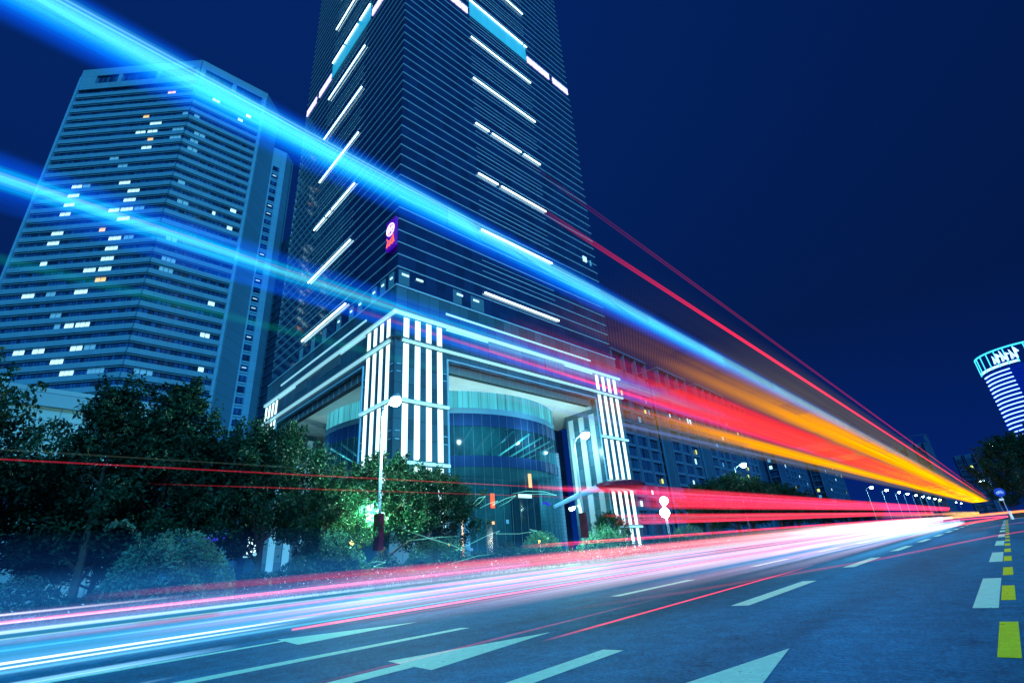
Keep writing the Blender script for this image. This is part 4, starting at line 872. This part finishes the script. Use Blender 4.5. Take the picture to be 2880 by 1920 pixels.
bundle('pink and yellow light trails of the fourth lane', -17, .4, 1.0, PK + [YEL, (1, .45, .45)], 8, 5, G1, .15, .05, .18, 160, 5, y0v=14)
bundle('pale pink light trails of the third lane', -13.5, .3, .95, PK + [WHT, (1, .5, .55)], 8, 7, G1, .14, .05, .17, 140, 6, y0v=16)
bundle('whitish light trails of the middle lane', -10, .25, .8, [WHT, (1, .45, .5), LAV, ICE, ICE], 7, 8, G1, .13, .05, .15, 110, 7, y0v=16)
bundle('coral light trails of the nearest traffic lane', -6.9, .2, .75, [PINK, (1, .15, .2), ICE, ICE, (1, .5, .55)], 6, 10, G1, .14, .02, .10, 90, 8, y0v=18)
bundle('coral and blue light trails close beside the near lane dashes', -5.0, .18, .5, [PINK, ICE, (1, .3, .35)], 4, 13, G1, .3, .015, .05, 80, 9, y0v=10)
trail('sharp coral light trail ending beside the solid lane line', [(straight(-7.0, .42, [3.4, 4.2, 7, 20, 70]), [.4, 1, .9, .6, .4], .018, 'v', PINK, 1.3), (straight(-8.6, .45, [3.6, 5, 8, 20, 70]), [0, .8, .8, .6, .4], .02, 'v', PINK, .8), (straight(-6.2, .45, [3.5, 6, 12, 30]), [0, .4, .8, .5], .008, 'v', RED, .7)], G1)
trail('hair thin red light trails crossing the near asphalt', [(straight(-3.1, .36, [3.6, 4.6, 8, 12]), [0, .8, 1, 0], .006, 'v', RED, 1.0), (straight(-4.0, .3, [2, 3, 5, 8]), [0, .4, .3, 0], .008, 'v', RED, .5)], G1)
trail('faint red light trail crossing the cycle lane dashes on the right', [
  ([(-4.2, 5.0, .4), (-3.4, 7, .4), (-2.0, 12, .4), (-.55, 20, .4), (1.6, 28, .4), (4.5, 38, .4)], [0, .2, .4, .8, .9, 1], .022, 'v', RED, .32), ([(-1.2, 20, .6), (.6, 27, .6), (3.5, 38, .6)], [0, .5, .6], .02, 'v', RED, .25)], 'thin red light trails')
trail('red light trail hooking round at the far end of the cycle lane', [
  ([(-5, 28, .5), (-2.6, 42, .5), (-1.0, 60, .5), (-.1, 76, .5), (-.5, 86, .5), (-3.5, 92, .5), (-9, 95, .5)], [0, .8, 1, 1, 1, 1, .6], .09, 'v', (1, .05, .09), .95)], 'thin red light trails')
trail('glowing red and orange light trail leaving to the right edge', [([(-10, 118, .8), (0, 121, .8), (8, 122, .8), (16, 121, .8)], [1, 1, 1, 1], .22, 'v', (1, .2, .04), 1.6)], 'thin red light trails')
trail('blazing white and pink heap of light where the lanes run together', [
  (straight(-9, .8, [22, 34, 50, 75, 110, 150]), [0, .3, 1.1, 1.6, 1.4, .8], .34, 'v', (1, .62, .66), .6), (straight(-12, .9, [26, 42, 60, 90, 120, 170]), [0, .3, 1.1, 1.6, 1.4, .8], .4, 'v', (1, .7, .75), .6),
  (straight(-15, 1.0, [30, 50, 75, 100, 170]), [0, .3, 1.0, 1.4, .8], .4, 'v', (1, .45, .4), .5), (straight(-6.5, .6, [20, 28, 45, 65, 90]), [0, .4, 1.1, 1.2, .6], .24, 'v', (.8, .75, 1), .6),
  (straight(-5, 1.2, [70, 90, 120, 170]), [0, .6, 1.0, 1], .4, 'v', YEL, .7), (straight(-11, 1.7, [70, 90, 130, 200]), [0, .4, .8, .7], .3, 'v', (1, .25, .15), .6)])
trail('broad pink and white bloom of light lying low over the middle lanes', [
  (straight(-12, .14, [6, 10, 18, 40, 120]), [0, .5, .9, 1, .8], 1.6, 'h', (1, .36, .42), .5), (straight(-15.5, .16, [3, 8, 16, 40, 120]), [0, .5, 1, 1, .8], 1.8, 'h', (1, .2, .26), .55),
  (straight(-9, .12, [8, 13, 20, 40, 120]), [0, .4, .8, 1, .8], 1.5, 'h', (.9, .6, .7), .45), (straight(-6.4, .10, [9, 15, 22, 40, 90]), [0, .3, .6, 1, .8], 1.1, 'h', (1, .4, .45), .4), (straight(-7.8, .25, [4, 8, 16, 40, 110]), [0, .4, .7, 1, .7], 1.4, 'h', (.8, .45, .55), .3), (straight(-11, .3, [-2, 4, 12, 30, 60]), [.3, .6, .8, .6, 0], 2.2, 'h', (.12, .35, .55), .3),
  (straight(-4.9, .10, [12, 18, 26, 45, 90]), [0, .3, .6, 1, .6], .6, 'h', (.9, .4, .5), .34),
  (straight(-18.5, .2, [1, 6, 14, 40, 120]), [0, .5, 1, 1, .8], 1.8, 'h', (1, .15, .2), .5)])
trail('soft sky blue wash of light on the lane nearest the camera', [
  (straight(-3.2, .55, [7, 12, 20, 34, 60]), [0, .35, .9, 1.6, .8], .22, 'v', (.08, .5, 1), .5), (straight(-2.9, .30, [7, 14, 24, 40, 52]), [0, .3, .8, 1.2, 0], .5, 'h', (.08, .5, 1), .32),
  (straight(-2.2, .6, [18, 26, 38, 46]), [0, .6, 1.4, 0], .12, 'v', (.6, .85, 1), .7), (straight(-4.6, .4, [8, 14, 24, 50]), [0, .3, .8, .6], .16, 'v', (.15, .5, 1), .35)])
G2 = 'white light trails at the lower left'
trail('brilliant white light trails in the lower left corner', [
  (straight(-8.2, .45, [-8, -2, 1, 3.2, 4.6]), [.9, 1, 1, .7, 0], .014, 'v', (.8, .95, 1), 1.2), (straight(-8.4, .39, [-8, -2, 1, 3, 4.2]), [.9, 1, 1, .6, 0], .012, 'v', (.6, .9, 1), 1.1),
  (straight(-8.0, .43, [-8, -2, 2, 5]), [1, 1, .8, 0], .10, 'v', ICE, .2), (straight(-7.5, .30, [-8, -1, 1.6, 3]), [.3, .5, .8, 0], .03, 'v', ICE, .8), (straight(-7.0, .16, [-3, .6, 1.6, 2.2]), [0, .2, .5, 0], .012, 'v', ICE, .9)], G2)
trail('lavender and white light trails along the hedge foot on the left', [
  (straight(-19.5, .80, [-12, -3, 2, 6]), [1, 1, .6, 0], .035, 'v', WHT, .9), (straight(-18.5, .62, [-12, -3, 2, 8]), [1, 1, .6, 0], .03, 'v', (.6, .7, 1), .8),
  (straight(-16, .50, [-12, -2, 6, 14]), [1, 1, .8, 0], .05, 'v', (.5, .75, 1), .6), (straight(-17.5, .65, [-12, 0, 8, 20]), [1, 1, 1, .5], .28, 'v', LAV, .20),
  (straight(-18.6, .64, [-2, 2, 6, 30]), [0, .8, 1, .8], .05, 'v', PINK, .9), (straight(-14, .45, [-12, 0, 8, 20]), [.6, .6, .6, .3], .02, 'v', (.4, .45, .1), .5)], G2)
trail('soft azure sheen of light over the left half of the road', [
  (straight(-13, .5, [-14, -3, 6, 20]), [1, 1, 1, .3], .36, 'v', (.03, .30, .58), .28), (straight(-10, .45, [-14, -3, 6, 24]), [1, 1, 1, .3], .30, 'v', (.03, .30, .58), .25),
  (straight(-21.5, 1.0, [-16, -3, 6, 30, 60]), [.8, .8, .8, .5, 0], .95, 'v', (.01, .14, .45), .26, 'trail_beam'), (straight(-21.3, 1.7, [-16, -3, 6, 20, 40]), [.6, .6, .6, .3, 0], 1.3, 'v', (.005, .05, .22), .2, 'trail_beam'), (straight(-9, .3, [-8, 0, 8, 30]), [.4, .6, .8, .4], .02, 'v', (.1, .6, .8), .5), (straight(-11.5, .4, [-8, 0, 8, 30]), [.4, .6, .8, .4], .02, 'v', (.1, .6, .8), .4)], G2)

SQ = {'a': [(25.7, 4.72), (26.24, 5.16), (26.97, 5.3), (26.4, 4.87), (25.87, 4.62)], 'b': [(26.38, 4.48), (27.3, 4.8), (28.24, 4.99), (27.66, 4.68), (29.03, 5.16), (30.25, 5.42), (29.4, 4.96), (28.21, 4.56)],
 'c': [(29.86, 5.54), (31.55, 5.8), (33.78, 5.81), (35.41, 5.56), (33.76, 5.63), (31.09, 5.52)], 'd': [(23.79, 1.78), (25.24, 2.11), (26.97, 2.62), (28.26, 2.9), (27.87, 2.71), (30.35, 2.64), (32.46, 2.79), (31.62, 2.92), (33.3, 2.56)],
 'e': [(19.95, 2.53), (21.03, 2.58), (22.46, 2.65), (24.29, 2.66)], 'f': [(19.94, 3.15), (21.59, 2.68), (23.96, 2.05), (25.85, 1.18)], 'g': [(23.17, .96), (24.55, 1.15), (25.86, 1.34), (27.59, 1.4)], 'h': [(17.3, 1.41), (17.99, 1.5), (18.59, 1.42), (17.77, 1.25), (18.97, 1.07)]}
def sq(k, x=-22.6): return [(x, y_ * .825, (z_ - 1) * .825 + 1) for y_, z_ in SQ[k]]
TQ = (.22, .95, .8)  # ghost reflections of tree lights drawn as glowing ribbons, not traffic trails
trail('pale turquoise looping squiggles of reflected light before the atrium', [(sq(k), [.2] + [.7] * (len(SQ[k]) - 2) + [.1], .035, 'v', TQ, .6) for k in 'abc'], 'turquoise squiggles of light')
trail('pale turquoise zigzag of reflected light rising from the hedge below the atrium', [(sq(k), [.1] + [.7] * (len(SQ[k]) - 2) + [.1], .03, 'v', TQ, .4) for k in 'defgh'], 'turquoise squiggles of light')
